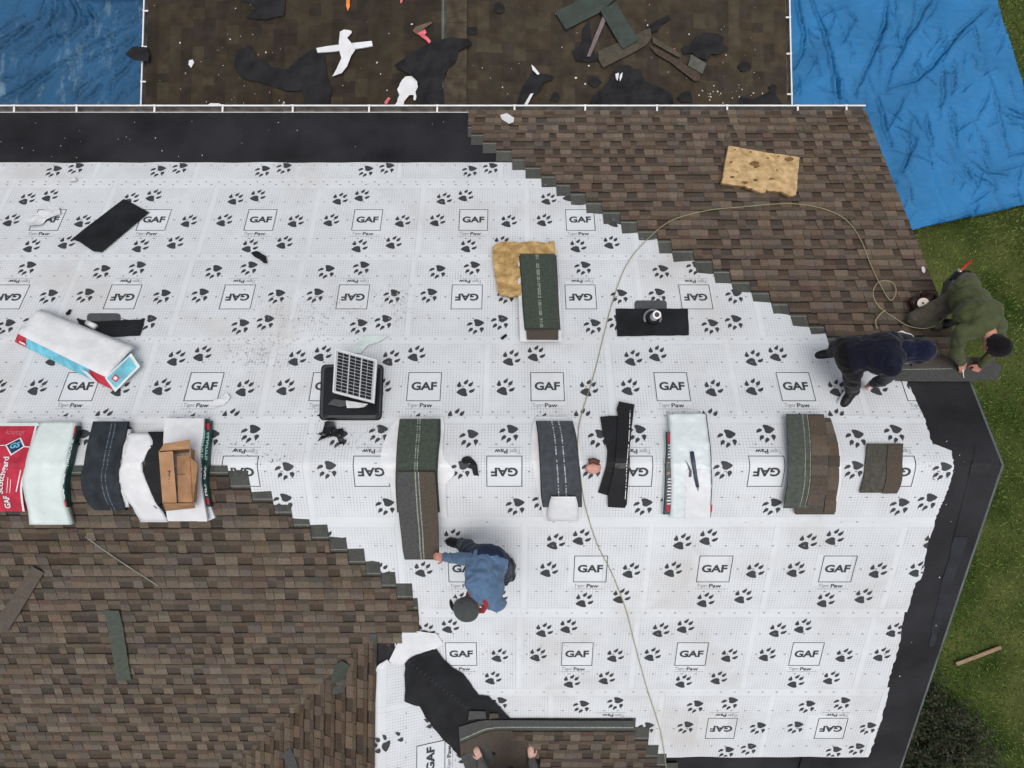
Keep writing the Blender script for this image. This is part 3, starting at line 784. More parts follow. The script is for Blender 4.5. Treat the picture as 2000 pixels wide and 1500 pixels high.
for sgn, xe in ((-1, XE0), (1, XE1)):
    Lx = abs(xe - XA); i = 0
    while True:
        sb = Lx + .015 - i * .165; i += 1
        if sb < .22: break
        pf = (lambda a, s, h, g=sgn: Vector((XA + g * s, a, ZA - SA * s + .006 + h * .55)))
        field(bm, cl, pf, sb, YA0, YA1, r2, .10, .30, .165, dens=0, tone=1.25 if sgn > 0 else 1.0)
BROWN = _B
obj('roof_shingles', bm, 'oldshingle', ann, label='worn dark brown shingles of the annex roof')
bm = bmesh.new()
xa, xb = A(873, 110).x, A(912, 110).x
k = YA0
while k < YA1:
    L = rnd.uniform(.25, .34); box(bm, ((xa + xb) / 2, k + L / 2, ZA + .018 + rnd.uniform(-.002, .004)), (xb - xa, L - .004, .04), rot=Matrix.Rotation(.01, 3, 'X').to_quaternion()); k += L
obj('ridge_cap', bm, mat('old_cap', (.066, .054, .038), .95, .35, 9, .5, 150, .1), ann, label='flat worn cap running along the annex ridge')
gz0, gz1 = zann(XE0, 0) + .01, zann(XE1, 0) + .01
yA = lambda py: A(290, py).y
gutter('gutter', Vector((XE0 - .004, YE + .14, gz0)), Vector((XE0 - .004, YA1, gz0)), Vector((-1, 0, 0)), wd=.085, parent=ann, brk=[yA(q) - YE - .14 for q in (160, 92, 22)], label='white gutter on the left side of the annex, covered by felt at one spot')
gutter('gutter', Vector((XE1 + .004, YE + .14, gz1)), Vector((XE1 + .004, YA1, gz1)), Vector((1, 0, 0)), wd=.085, parent=ann, brk=[yA(q) - YE - .14 for q in (183, 104, 33)], label='white gutter on the right side of the annex')

# ================================================================== TARPS
def tarp(name, L, Rr, creases, mt, label, group=None, base=.22, cell=.05, fine=.012, lift=None, group2=None, seed=0):
    L = [G(*p) for p in L]; Rr = [G(*p) for p in Rr]
    def along(P, t):
        ds = [0]
        for a, b in zip(P, P[1:]): ds.append(ds[-1] + (b - a).length)
        q = t * ds[-1]
        for i in range(len(P) - 1):
            if q <= ds[i + 1] + 1e-9: return P[i].lerp(P[i + 1], (q - ds[i]) / max(1e-9, ds[i + 1] - ds[i]))
        return P[-1]
    n = int(max((a - b).length for a, b in ((L[0], L[-1]), (Rr[0], Rr[-1]))) / cell); m = int(max((a - b).length for a, b in zip((L[0], L[-1]), (Rr[0], Rr[-1]))) / cell)
    segs = []
    for pl, hh, ww in creases:
        ww *= .62
        q = spline([G(*p) for p in pl], 4) if len(pl) > 2 else [G(*pl[0]).lerp(G(*pl[1]), k / 4) for k in range(5)]
        nq = len(q) - 1
        for k, (a, b) in enumerate(zip(q, q[1:])):
            tp = math.sin(math.pi * (k + .5) / nq) ** .6; segs.append((a.x, a.y, b.x - a.x, b.y - a.y, hh * tp, ww * (.5 + .5 * tp), min(a.x, b.x) - 3 * ww, max(a.x, b.x) + 3 * ww, min(a.y, b.y) - 3 * ww, max(a.y, b.y) + 3 * ww))
    bm = bmesh.new(); rows = []
    for i in range(n + 1):
        row = []; a, b = along(L, i / n), along(Rr, i / n)
        for j in range(m + 1):
            p = a.lerp(b, j / m); x, y = p.x, p.y
            wx, wy_ = x + .15 * N3((x, y, seed), 2), y + .15 * N3((y, x, seed + 5), 2)
            z = base + .05 * (.5 + N3((wx, wy_, seed), .7)) + fine * (1 - abs(N3((wx * 1.6, wy_ * .8, seed + 1), 3.0)) * 2.4) + fine * .7 * (1 - abs(N3((wx * .8, wy_ * 1.4, seed + 2), 6.5)) * 2.4)
            best = 0
            xs_, ys_ = x, y
            x += .030 * N3((xs_, ys_, 20), 4) + .014 * N3((xs_, ys_, 31), 13); y += .030 * N3((xs_, ys_, 40), 4) + .014 * N3((xs_, ys_, 51), 13)
            for ax, ay, dx, dy, hh, ww, x0, x1, y0, y1 in segs:
                if x < x0 or x > x1 or y < y0 or y > y1: continue
                t = max(0, min(1, ((x - ax) * dx + (y - ay) * dy) / (dx * dx + dy * dy + 1e-9))); d = math.hypot(x - ax - t * dx, y - ay - t * dy)
                v = hh * (math.exp(-((d - ww * 1.6) / (ww * 1.1)) ** 2) * .35 - math.exp(-(d / (ww * .75)) ** 2))
                if abs(v) > abs(best): best = v
            x, y = xs_, ys_
            z += best * 2.0
            if lift: z += lift(x, y)
            row.append(bm.verts.new((x, y, max(z, .012))))
        rows.append(row)
    for i in range(n):
        for j in range(m): bm.faces.new((rows[i][j], rows[i + 1][j], rows[i + 1][j + 1], rows[i][j + 1])).smooth = True
    bmesh.ops.recalc_face_normals(bm, faces=bm.faces[:])
    return obj(name, bm, mt, label=label, cat='tarp', group=group)
r = random.Random(4)
cr = [([(1562, 0), (1583, 45), (1600, 95), (1612, 150), (1620, 208)], .10, .03), ([(1617, 158), (1621, 208)], .10, .05), ([(1716, 0), (1712, 60), (1700, 100), (1655, 200)], .09, .03),
      ([(1810, 0), (1775, 60), (1745, 110), (1712, 190)], .08, .03), ([(1912, 30), (1850, 90), (1785, 165), (1712, 190)], .08, .03), ([(1785, 165), (1772, 140)], .1, .03),
      ([(1880, 55), (1888, 105)], .07, .02), ([(1820, 140), (1826, 200), (1815, 230)], .07, .025), ([(1850, 140), (1840, 200)], .06, .02),
      ([(1900, 130), (1925, 230), (1950, 320)], .06, .025), ([(1790, 235), (1800, 300)], .08, .03), ([(1835, 240), (1848, 300)], .08, .03), ([(1880, 250), (1915, 330)], .06, .02),
      ([(1700, 200), (1712, 260), (1725, 300)], .09, .03), ([(1765, 295), (1742, 352)], .08, .025), ([(1865, 338), (1885, 368)], .09, .03), ([(1885, 350), (1930, 380)], .06, .025),
      ([(1545, 10), (1550, 50), (1560, 90), (1552, 130)], .08, .03), ([(1945, 225), (1998, 250)], .06, .03), ([(1650, 60), (1640, 90), (1655, 130)], .05, .02),
      ([(1690, 120), (1720, 110), (1755, 112)], .05, .02), ([(1575, 120), (1590, 165)], .06, .02), ([(1760, 190), (1720, 260), (1715, 275)], .06, .02), ([(1778, 452), (1900, 425), (2005, 404)], .05, .03)]
for k in range(170):
    x, y = r.uniform(1545, 1990), r.uniform(0, 430); a = r.uniform(.9, 2.1) if r.random() < .6 else r.uniform(-.5, 3); L_ = r.uniform(18, 75)
    cr.append(([(x, y), (x + L_ * .5 * math.cos(a) + r.uniform(-4, 4), y + L_ * .5 * math.sin(a)), (x + L_ * math.cos(a), y + L_ * math.sin(a))], r.uniform(.02, .05), r.uniform(.015, .03)))
tarp('blue_tarp', [(1480, -90), (1500, 120), (1640, 486)], [(1918, -90), (1924, 0), (1938, 65), (1958, 128), (1976, 185), (1993, 240), (2030, 310), (2090, 383)], cr, 'tarp',
     'bright blue tarp spread over the lawn to the right of the annex and roof corner', 'blue tarps beside the roof', cell=.0185, fine=.010)
cr = []
for x0, y0, x1, y1, x2, y2 in ((0, 92, 40, 70, 72, 48), (0, 118, 40, 90, 92, 62), (0, 140, 50, 95, 110, 48), (100, 62, 122, 30, 128, 0), (90, 98, 130, 68, 140, 30), (70, 130, 120, 96, 150, 90), (20, 215, 60, 190, 150, 130), (60, 205, 110, 165, 270, 62),
                            (190, 110, 230, 92, 275, 72), (190, 140, 230, 118, 280, 90), (170, 205, 180, 190, 205, 170), (185, 212, 210, 190, 215, 180), (235, 200, 250, 165, 282, 130), (8, 165, 25, 171, 50, 168), (130, 70, 150, 40, 148, 5), (160, 80, 175, 50, 165, 25), (200, 90, 205, 60, 190, 30), (150, 100, 180, 70, 185, 45)):
    cr.append(([(x0, y0), (x1, y1), (x2, y2)], .085, .03))
for k in range(130):
    x, y = r.uniform(30, 280), r.uniform(30, 215); L_ = r.uniform(15, 60); a = r.uniform(-1.1, -.5)
    cr.append(([(x, y), (x + L_ * math.cos(a), y + L_ * math.sin(a))], r.uniform(.02, .045), .022))
e1 = G(158, 20); e2 = G(150, 12)
def hump(x, y):
    p = G(150, 14); q = G(285, 8)
    fx = 1 / (1 + math.exp(-(x - p.x) / .05)); fy = 1 / (1 + math.exp(-(y - p.y) / .03))
    pull = .25 * math.exp(-((x - G(140, 0).x) / .25) ** 2) * max(0, min(1, (y - G(140, 110).y) / .9))
    return .75 * fx * fy + pull * (1 - fx * fy)
tarp('blue_tarp', [(-90, -90), (-90, 260)], [(330, -90), (330, 260)], cr, 'tarp2', 'dusty dark blue tarp bunched up in the upper left corner', 'blue tarps beside the roof', cell=.0185, fine=.010, lift=hump, seed=7)

# ================================================================== LOOSE THINGS
def shift_rows(rows, dx=0, dy=0, wl=0, wr=0): return [(a + dy, b + dx + wl, c + dx + wr) for a, b, c in rows]
def finish(bm): bmesh.ops.recalc_face_normals(bm, faces=bm.faces[:]); return bm

# --- felt rectangle and scraps on the north slope
def lone(name, pxs, th, mt, label, cat, h=.03, surf='R', group=None, **k): return slab(name, pxs, th, mt, h, surf, None, label, cat, group, **k)
lone('felt_sheet', [(141, 467), (243, 389), (268, 402), (292, 415), (199, 493), (183, 491), (157, 473)], .006, 'felt', 'black felt rectangle lying tilted among the printed logos at the upper left', 'felt', bump=.008)
lone('felt_scrap', [(491, 495), (503, 491), (512, 496), (521, 501), (523, 515), (516, 514), (506, 506), (497, 501)], .005, 'felt', 'small black torn scrap below the third logo of the top row', 'scrap', bump=.02, jag=.006, jstep=.03, cell=.03)
lone('felt_scrap', [(977, 660), (988, 652), (991, 656), (981, 664)], .006, 'felt', 'tiny black scrap left of the foot of the green shingle stack', 'scrap', cell=.03)
lone('felt_scrap', [(129, 612), (137, 604), (140, 605), (136, 614), (131, 616)], .006, 'felt', 'tiny black curl beside the upper edge of the wrapped shingle package', 'scrap', cell=.03)
lone('felt_scrap', [(905, 893), (918, 891), (924, 897), (932, 908), (936, 929), (925, 928), (922, 916), (914, 914), (918, 905), (906, 906), (901, 898)], .005, 'felt', 'ragged black felt scrap between the long green shingles and the grey bundle', 'scrap', bump=.03, cell=.03, bfreq=12, jag=.008, jstep=.03)
for px, lab in (([(52, 432), (62, 418), (80, 416), (98, 405), (118, 406), (120, 418), (105, 425), (92, 430), (84, 440), (62, 444)], 'crumpled white film covering the first logo of the top row'),
                ([(415, 785), (432, 778), (445, 768), (452, 776), (438, 790), (420, 797)], 'thin white film scrap right of the second logo in the middle row'),
                ([(137, 348), (146, 346), (152, 353), (142, 357)], 'tiny white scrap at the upper left paw prints')):
    lone('film_scrap', px, .003, 'white', lab, 'scrap', bump=.035, cell=.03, bfreq=11, jag=.008, jstep=.04)
lone('film_scrap', [(686, 690), (700, 668), (712, 655), (760, 656), (742, 668), (720, 674), (706, 690)], .003, 'wrapgreen', 'pale torn film strip lying behind the solar vent', 'scrap', bump=.02, cell=.04, bfreq=8, h=.028)
# --- tan boards
bm = slab_bm([(1422, 286), (1445, 289), (1490, 298), (1561, 308), (1557, 340), (1556, 368), (1553, 382), (1542, 384), (1532, 378), (1525, 374), (1517, 375), (1510, 373), (1503, 374), (1495, 371), (1495, 376), (1486, 378), (1478, 374), (1470, 371), (1468, 368), (1460, 368), (1455, 364), (1440, 363), (1409, 358)], .055, .045, cell=.05, bump=.010, bfreq=9, jag=.004, jstep=.03)
rr = random.Random(2)
for px, py, s_ in ((1472, 320, 9), (1478, 325, 7), (1541, 311, 8), (1475, 352, 5), (1507, 349, 5), (1428, 317, 4), (1435, 293, 3), (1465, 297, 3), (1517, 333, 3), (1440, 336, 2.5), (1430, 346, 5), (1455, 357, 6), (1499, 309, 3), (1520, 306, 2.5)):
    n = 9; pts = [R(px + s_ * (1 + rr.uniform(-.4, .3)) * math.cos(k * 6.283 / n), py + s_ * .45 * (1 + rr.uniform(-.4, .4)) * math.sin(k * 6.283 / n), .1125) for k in range(n)]
    bm.faces.new([bm.verts.new(p) for p in pts]).material_index = 1
obj('foam_board', bm, ['foam', mat('foam_hole', (.17, .10, .045), .95, .4, 20, 0)], label='tan foam board with one ragged broken edge on the new brown shingles', cat='board')
bm = slab_bm([(962, 484), (975, 475), (990, 472), (1010, 474), (1040, 472), (1062, 474), (1082, 472), (1085, 500), (1086, 520), (1080, 530), (1020, 530), (1018, 578), (1000, 581), (975, 576), (967, 540), (963, 510)], .05, .03, cell=.03, bump=.035, bfreq=9, jag=.008, jstep=.03)
obj('fibre_board', bm, 'foam2', label='crumbly brown fibre board under the green shingle stack', cat='board')

# --- green shingle stack on white paper, north slope
def shingle_stack(name, rows, layers, mts, label, cat='shingle stack', group='opened shingle bundles', wrapper=None, wm='white', h=.03, th=.011, off=(3, 0), lines=(.42, .5), part='shingle', linemt='strip', loc=None, parts_label=None):
    p = R(sum(b + c for a, b, c in rows) / len(rows) / 2, rows[len(rows) // 2][0])
    t = thing(name, p, label, cat, group)
    if wrapper: 
        drape('wrapper', wrapper, .006, wm, h - .006, parent=t, cols=8)
    for k in range(layers):
        q = shift_rows(rows, off[0] * (layers - 1 - k) * (1 if k % 2 else -.4), off[1] * (layers - 1 - k))
        bm = drape_bm(q, th, h + .002 + k * (th + .0015)); 
        if k == layers - 1:
            for f_ in lines: strip_lines(q, f_, 2.2, bm, h + .002 + k * (th + .0015) + th + .0012, mi=1, dash=.30, seed=k)
        finish(bm)
        obj(part, bm, [mts[k % len(mts)], linemt], t)
    return t
st = shingle_stack('shingle_stack', [(497, 1016, 1082), (550, 1020, 1085), (600, 1023, 1087), (642, 1027, 1090)], 5, ['greenshingle', 'greyshingle'], 'green grey shingle stack on white paper, half on the brown fibre board', h=.07,
    wrapper=[(500, 1012, 1084), (560, 1012, 1092), (620, 1014, 1096), (668, 1016, 1097)], lines=(.47, .52), off=(1.5, 1))
b = drape_bm([(640, 1027, 1090), (652, 1028, 1090), (664, 1029, 1090)], .045, .05); finish(b); obj('shingle_end', b, 'brownshingle', st)

# --- wrapped package lying diagonally on the north slope
def package():
    # corners of the top face on screen: TL, TR(long edge), BR, BL
    t = thing('shingle_package', R(150, 685), 'white shingle package with red and teal ends lying diagonally on the white sheet', 'package', 'wrapped shingle packages')
    hb, ht = .03, .175
    top = [R(75, 602, ht), R(262, 676, ht), R(205, 737, ht), R(28, 650, ht)]
    bot = [R(70, 606, hb), R(250, 684, hb), R(222, 762, hb), R(30, 668, hb)]
    bm = bmesh.new(); nu, nv = 26, 10
    def bil(q, u, v): return q[0].lerp(q[1], u).lerp(q[3].lerp(q[2], u), v)
    T, Bt = [], []
    for i in range(nu + 1):
        a, b = [], []
        for j in range(nv + 1):
            u, v = i / nu, j / nv; p = bil(top, u, v)
            e = min(u, 1 - u, .08) / .08; f_ = min(v, 1 - v, .2) / .2
            p.z -= .02 * (1 - e) ** 2 + .03 * (1 - f_) ** 2; p.z += .012 * N3((u * 7, v * 5, 0), 1.3) + .006 * N3((u * 20, v * 8, 0), 1.5)
            a.append(bm.verts.new(p)); b.append(bm.verts.new(bil(bot, u, v)))
        T.append(a); Bt.append(b)
    for i in range(nu):
        for j in range(nv): bm.faces.new((T[i][j], T[i][j + 1], T[i + 1][j + 1], T[i + 1][j])).smooth = True
        u = (i + .5) / nu
        for j, mi in ((0, 0), (nv, 1 if u < .13 or u > .80 else 2)):
            m_ = [T[i][j].co.lerp(Bt[i][j].co, .5), T[i + 1][j].co.lerp(Bt[i + 1][j].co, .5)]
            fc = bm.faces.new((T[i][j], T[i + 1][j], Bt[i + 1][j], Bt[i][j])); fc.material_index = mi
    for j in range(nv):
        for i, mi in ((0, 0), (nu, 2)):
            fc = bm.faces.new((T[i][j], T[i][j + 1], Bt[i][j + 1], Bt[i][j])); fc.material_index = mi
    finish(bm); obj('wrapper', bm, ['white', 'red', 'teal'], t)
    # end flap folded over, teal with a small red mark
    def onpl(q, u, v, e): 
        p = bil(q, u, v); n_ = (q[1] - q[0]).cross(q[3] - q[0]).normalized(); n_ = n_ if n_.z > 0 else -n_; return p + n_ * e
    fl = [R(257, 690, .175), R(275, 716, .10), R(226, 766, .06), R(206, 738, .16)]
    bm = bmesh.new(); bm.faces.new([bm.verts.new(onpl(fl, u, v, .0)) for u, v in ((0, 0), (1, 0), (1, 1), (0, 1))])
    r_ = bmesh.ops.extrude_face_region(bm, geom=bm.faces[:]); bmesh.ops.translate(bm, vec=(-.004, .004, -.01), verts=[v for v in r_['geom'] if isinstance(v, bmesh.types.BMVert)])
    finish(bm); obj('end_flap', bm, 'wrapgreen', t)
    bm = bmesh.new(); bm.faces.new([bm.verts.new(onpl(fl, u, v, .004)) for u, v in ((.1, .1), (.85, .1), (.85, .92), (.1, .96))]); obj('teal_label', bm, 'teal', t)
    bm = bmesh.new(); bm.faces.new([bm.verts.new(onpl(fl, u, v, .007)) for u, v in ((.25, .70), (.62, .66), (.66, .82), (.3, .88))]); obj('red_mark', bm, 'red', t)
    bm = bmesh.new(); bm.faces.new([bm.verts.new(onpl(fl, u, v, .009)) for u, v in ((.34, .74), (.54, .71), (.57, .79), (.38, .83))]); obj('white_mark', bm, 'white', t)
    bm = bmesh.new()
    side = [top[3], top[2], bot[2], bot[3]]
    o_ = Vector((-.35, -.94, 0)) * .006
    bm.faces.new([bm.verts.new(bil(side, u, v) + o_) for u, v in ((.055, .55), (.115, .50), (.125, .72), (.06, .75))])
    bm.faces.new([bm.verts.new(bil(side, u, v) + o_) for u, v in ((.72, .3), (.80, .25), (.86, .9), (.80, 1.0))]); obj('side_mark', bm, 'white', t)
package()

# --- solar powered attic vent
def solar():
    t = thing('solar_vent', R(690, 770), 'black solar attic vent with its small tilted panel raised on top', 'solar vent')
    def ring(pts, h): return [R(x, y, h) for x, y in pts]
    base = rrect(628, 712, 750, 821, 9, .04)
    bm = slab_bm(base, .012, .024, cell=0); obj('base', bm, 'plastic', t)
    bm = bmesh.new(); lv = []
    for k, (sc_, h) in enumerate(((.97, .03), (.95, .10), (.90, .135), (.82, .145))):
        cx, cy = 690, 766; lv.append([bm.verts.new(R(cx + (x - cx) * sc_, cy + (y - cy) * sc_, h)) for x, y in base])
    for a, b in zip(lv, lv[1:]):
        for i in range(len(a)): bm.faces.new((a[i], a[(i + 1) % len(a)], b[(i + 1) % len(a)], b[i]))
    bm.faces.new(lv[-1]); finish(bm); obj('housing', bm, 'plastic', t)
    bm = slab_bm([(652, 779), (676, 783), (680, 792), (664, 795), (641, 790)], .004, .155, cell=0, bump=0); obj('film', bm, 'greyplastic', t)
    bm = slab_bm([(676, 782), (700, 786), (719, 789), (712, 795), (700, 797), (678, 797)], .004, .156, cell=.03, bump=.01, bfreq=20); obj('film', bm, 'white', t)
    q = [R(655, 681, .36), R(737, 703, .36), R(731, 787, .30), R(650, 766, .30)]
    nrm = (q[1] - q[0]).cross(q[3] - q[0]).normalized(); nrm = nrm if nrm.z > 0 else -nrm
    def P(u, v, e=0): return q[0].lerp(q[1], u).lerp(q[3].lerp(q[2], u), v) + nrm * e
    def plate(u0, v0, u1, v1, e0, e1, bm, mi=0):
        t4 = [bm.verts.new(P(u, v, e1)) for u, v in ((u0, v0), (u1, v0), (u1, v1), (u0, v1))]; b4 = [bm.verts.new(P(u, v, e0)) for u, v in ((u0, v0), (u1, v0), (u1, v1), (u0, v1))]
        for f_ in [t4, b4[::-1]] + [(t4[i], b4[i], b4[(i + 1) % 4], t4[(i + 1) % 4]) for i in range(4)]: bm.faces.new(f_).material_index = mi
    bm = bmesh.new(); plate(.02, .02, .98, .98, -.018, -.004, bm); finish(bm); obj('panel_back', bm, 'solarcell', t)
    bm = bmesh.new(); fw = .035
    for a in ((0, 0, 1, fw), (0, 1 - fw, 1, 1), (0, fw, fw, 1 - fw), (1 - fw, fw, 1, 1 - fw)): plate(*a, -.022, .003, bm)
    finish(bm); obj('panel_frame', bm, 'solarframe', t)
    bm = bmesh.new()
    for c_ in range(3):
        x0 = .07 + c_ * .292; 
        for rw in range(12):
            y0 = .055 + rw * .075
            for s_ in range(2): plate(x0 + s_ * .135 + .004, y0 + .005, x0 + s_ * .135 + .127, y0 + .067, -.003, -.001, bm)
    finish(bm); obj('solar_cells', bm, 'solarcell', t)
    bm = bmesh.new(); bm.faces.new([bm.verts.new(P(u, v, -.0035)) for u, v in ((fw, fw), (1 - fw, fw), (1 - fw, 1 - fw), (fw, 1 - fw))]); obj('grid_sheet', bm, mat('cell_grid', (.42, .44, .45), .3, .1, 10), t)
    bm = bmesh.new(); tube(bm, [R(690, 745, .14), R(694, 742, .28)], .03, 12); tube(bm, [R(668, 770, .14), R(670, 766, .26)], .012, 8); tube(bm, [R(716, 775, .14), R(714, 772, .27)], .012, 8); obj('support', bm, 'greyplastic', t)
solar()
lone('plastic_film', [(636, 824), (656, 824), (657, 838), (672, 836), (674, 842), (668, 848), (673, 866), (664, 868), (660, 854), (648, 850), (636, 856), (622, 862), (630, 850), (620, 848), (634, 842)], .004, 'plastic', 'crumpled black plastic film hanging below the solar vent', 'film', bump=.06, cell=.03, bfreq=16, jag=.012, jstep=.04)

# --- bundles lying across the ridge, left to right
RED = [(830, 8, 76), (860, -8, 68), (890, -20, 58), (920, -28, 50), (950, -30, 46), (975, -26, 48), (998, -20, 52)]
t = thing('shingle_package', R(20, 915), 'red wrapped shingle package with white lettering bent over the ridge at the left edge', 'package', 'wrapped shingle packages')
b = drape_bm(RED, .075, .03, cols=8); finish(b); obj('wrapper', b, 'red', t)
b = bmesh.new(); strip_lines(RED, .985, 4, b, .108, 0); finish(b); obj('white_edge', b, 'white', t)
b = drape_bm([(826, 0, 78), (829, 0, 80), (832, 2, 78)], .09, .03); finish(b); obj('end_seam', b, 'wrapgreen', t)
def row_at(rows, py):
    cl_ = spline([(a, b, c) for a, b, c in rows], 8); return interp([(q.x, q.y) for q in cl_], py), interp([(q.x, q.z) for q in cl_], py)
def deco(rows, polys, h, mt, parent, name):       # polys in (u across 0..1, py)
    bm = bmesh.new()
    for q in polys:
        pts = []
        for u, py in q:
            l, r_ = row_at(rows, py); p = R(l + (r_ - l) * u, py, h); pts.append((p.x, p.y, zbend(p.x, p.y) + h))
        try: bm.faces.new([bm.verts.new(p) for p in pts])
        except ValueError: pass
    return obj(name, bm, mt, parent)
def vtext(body, u0, u1, ylow, yhigh, bold=.02):    # reads upwards
    out = []
    for q in text_polys(body, 0, 0, 1, 1, bold): out.append([(u1 - (u1 - u0) * v, ylow + (yhigh - ylow) * x) for x, v in q])
    return out
deco(RED, vtext('GAF', .50, .66, 992, 968, .03), .112, 'white', t, 'lettering')
deco(RED, vtext('Scotchgard', .36, .56, 964, 892), .112, 'white', t, 'lettering')
deco(RED, [[(.60, 962), (.60, 932), (.615, 932), (.615, 962)], [(.68, 962), (.68, 936), (.695, 936), (.695, 962)], [(.84, 960), (.86, 918), (.89, 918), (.87, 960)]], .112, 'white', t, 'fine_print')
deco(RED, vtext('HDZ', .30, .80, 854, 838, .0)[:0] + [[(.20 + .52 * x, 852 - 14 * v) for x, v in q] for q in text_polys('Advantage', 0, 0, 1, 1, .0)], .112, mat('pinkink', (.62, .16, .19), .5, .1, 10), t, 'lettering')
deco(RED, [[(.0, 869), (.33, 869), (.33, 870.5), (.0, 870.5)], [(.80, 871), (.98, 872), (.98, 874), (.80, 873)], [(.33, 869), (.66, 854), (.84, 872), (.54, 890)]], .1125, 'white', t, 'badge_edge')
deco(RED, [[(.37, 869.5), (.64, 857), (.79, 872), (.55, 886)]], .115, 'navyink', t, 'badge')
deco(RED, [[(.46 + .24 * x, 877 - 11 * v - 4 * x) for x, v in q] for q in text_polys('GS', 0, 0, 1, 1, .03)], .117, 'teal', t, 'lettering')

W1 = [(824, 84, 150), (850, 70, 145), (880, 58, 135), (910, 48, 128), (940, 46, 124), (970, 52, 126), (1000, 60, 134), (1024, 62, 141)]
t = thing('shingle_package', R(95, 920), 'pale green white package bent over the ridge, dark label on its right side', 'package', 'wrapped shingle packages')
b = drape_bm(W1, .085, .03, cols=10, lift=lambda u, v: .012 * math.exp(-((v - .45) / .12) ** 2)); finish(b); obj('wrapper', b, 'wrapgreen', t, smooth=True)
b = drape_bm([(832, 145, 154), (860, 139, 149), (890, 130, 140), (920, 122, 132), (950, 121, 130), (975, 124, 133), (990, 127, 136)], .07, .03, cols=2); finish(b); obj('side_label', b, 'darkgreen', t)
SL = [(832, 145, 154), (860, 139, 149), (890, 130, 140), (920, 122, 132), (950, 121, 130), (975, 124, 133), (990, 127, 136)]
deco(SL, vtext('GAF', .3, .8, 975, 952, .05) + vtext('RIDGE', .3, .75, 945, 925, .05), .108, 'white', t, 'lettering')
deco(SL, vtext('TIMBERLINE', .25, .8, 912, 858, .02), .108, 'wrapgreen', t, 'lettering')
deco(SL, [[(.1, 834), (.9, 834), (.9, 848), (.1, 848)], [(.1, 978), (.9, 978), (.9, 989), (.1, 989)]], .107, 'red', t, 'red_mark')
lone('felt_scrap', [(150, 838), (160, 840), (157, 850), (150, 850), (158, 862), (156, 868), (146, 866), (150, 856), (144, 852)], .005, 'felt', 'torn black scrap stuck beside the pale green package', 'scrap', h=.06, bump=.03, bfreq=20, cell=.03, jag=.008, jstep=.03)

NV = [(823, 187, 252), (845, 181, 249), (870, 174, 242), (900, 166, 234), (925, 161, 231), (950, 163, 235), (975, 172, 241), (996, 190, 248)]
shingle_stack('shingle_stack', NV, 5, ['navyshingle', 'navyshingle'], 'dark blue grey shingle stack bent over the ridge between two white wrappers', lines=(.55, .66), off=(1, 0), th=.014, linemt=mat('bluestrip', (.10, .13, .16), .5, .3, 40),
    wrapper=[(818, 182, 240), (826, 180, 250)])
WH = [(846, 254, 302), (870, 245, 300), (890, 235, 296), (920, 231, 292), (950, 234, 300), (980, 246, 330), (1005, 268, 400), (1019, 278, 402)]
t = thing('torn_wrapper', R(280, 930), 'torn open white wrapper with black felt showing, under the cardboard box', 'wrapper')
b = drape_bm([(843, 292, 318), (880, 285, 320), (920, 282, 322), (950, 290, 320), (975, 300, 320), (995, 304, 308)], .05, .03, cols=4); finish(b); obj('felt_roll', b, 'felt', t)
b = drape_bm([(846, 254, 292), (860, 250, 300), (872, 247, 298), (880, 246, 290), (892, 243, 284), (900, 238, 280), (905, 236, 275), (920, 232, 278), (950, 236, 292), (980, 255, 306), (1000, 268, 320), (1019, 278, 330)], .035, .05, cols=8, sub=2, lift=lambda u, v: .02 * N3((u * 9, v * 4, 0), 2)); finish(b); obj('white_film', b, 'white', t, smooth=True)
for o_ in (6,):
    b = drape_bm([(838, 247, 258), (870, 243, 250), (900, 236, 246), (925, 232, 240), (950, 236, 246), (975, 243, 252), (990, 246, 254)], .03, .05, cols=3, sub=3, lift=lambda u, v: .03 * N3((u * 14, v * 4, 5), 2)); finish(b); obj('white_film', b, 'white', t, smooth=True)

# stack of thin packages under the box
ST = [(817, 324, 398), (850, 322, 396), (880, 318, 390), (910, 314, 388), (940, 316, 390), (970, 322, 396), (1000, 328, 402), (1017, 330, 405)]
t = thing('shingle_package', R(365, 930), 'stack of white packages with green and red labelled edges, under the cardboard box', 'package', 'wrapped shingle packages')
for k in range(3):
    b = drape_bm(shift_rows(ST, k * 1.5, k * .0), .032, .03 + k * .033, cols=6); finish(b); obj('wrapper', b, 'white' if k != 1 else 'wrapgreen', t)
ED = [(818, 398, 405), (850, 394, 404), (880, 389, 400), (905, 387, 398), (930, 388, 397), (960, 391, 401), (985, 395, 406)]
for k in range(2):
    e_ = shift_rows(ED, 0 + k * 8, k * 4)
    b = drape_bm(e_, .075 - k * .02, .03, cols=2); finish(b); obj('edge_label', b, 'darkgreen', t)
    hh_ = .108 - k * .02
    deco(e_, vtext('NORTHGATE', .15, .85, 895 + 4 * k, 842 + 4 * k, .02)[:0] + [[(.2, 893 + 4 * k), (.8, 893 + 4 * k), (.8, 896), (.2, 896)]][:0] + vtext('SHINGLES', .1, .85, 895 + 4 * k, 840 + 4 * k, .02), hh_, mat('greenink', (.30, .52, .46), .5, .1, 10), t, 'lettering')
    deco(e_, [[(.15, 823 + 4 * k), (.85, 823 + 4 * k), (.85, 835 + 4 * k), (.15, 835 + 4 * k)], [(.1, 972), (.9, 972), (.9, 984), (.1, 984)]], hh_, 'red', t, 'red_mark')
    deco(e_, vtext('HD', .2, .8, 968, 946, .04) + vtext('GAF', .25, .75, 936, 910, .04), hh_, 'white', t, 'lettering')
lone('wrapper_tail', [(384, 990), (402, 985), (412, 986), (421, 1011), (405, 1018), (386, 1018)], .03, 'white', 'white wrapper tail with red tips below the labelled stack', 'wrapper', cell=.04, bump=.01)

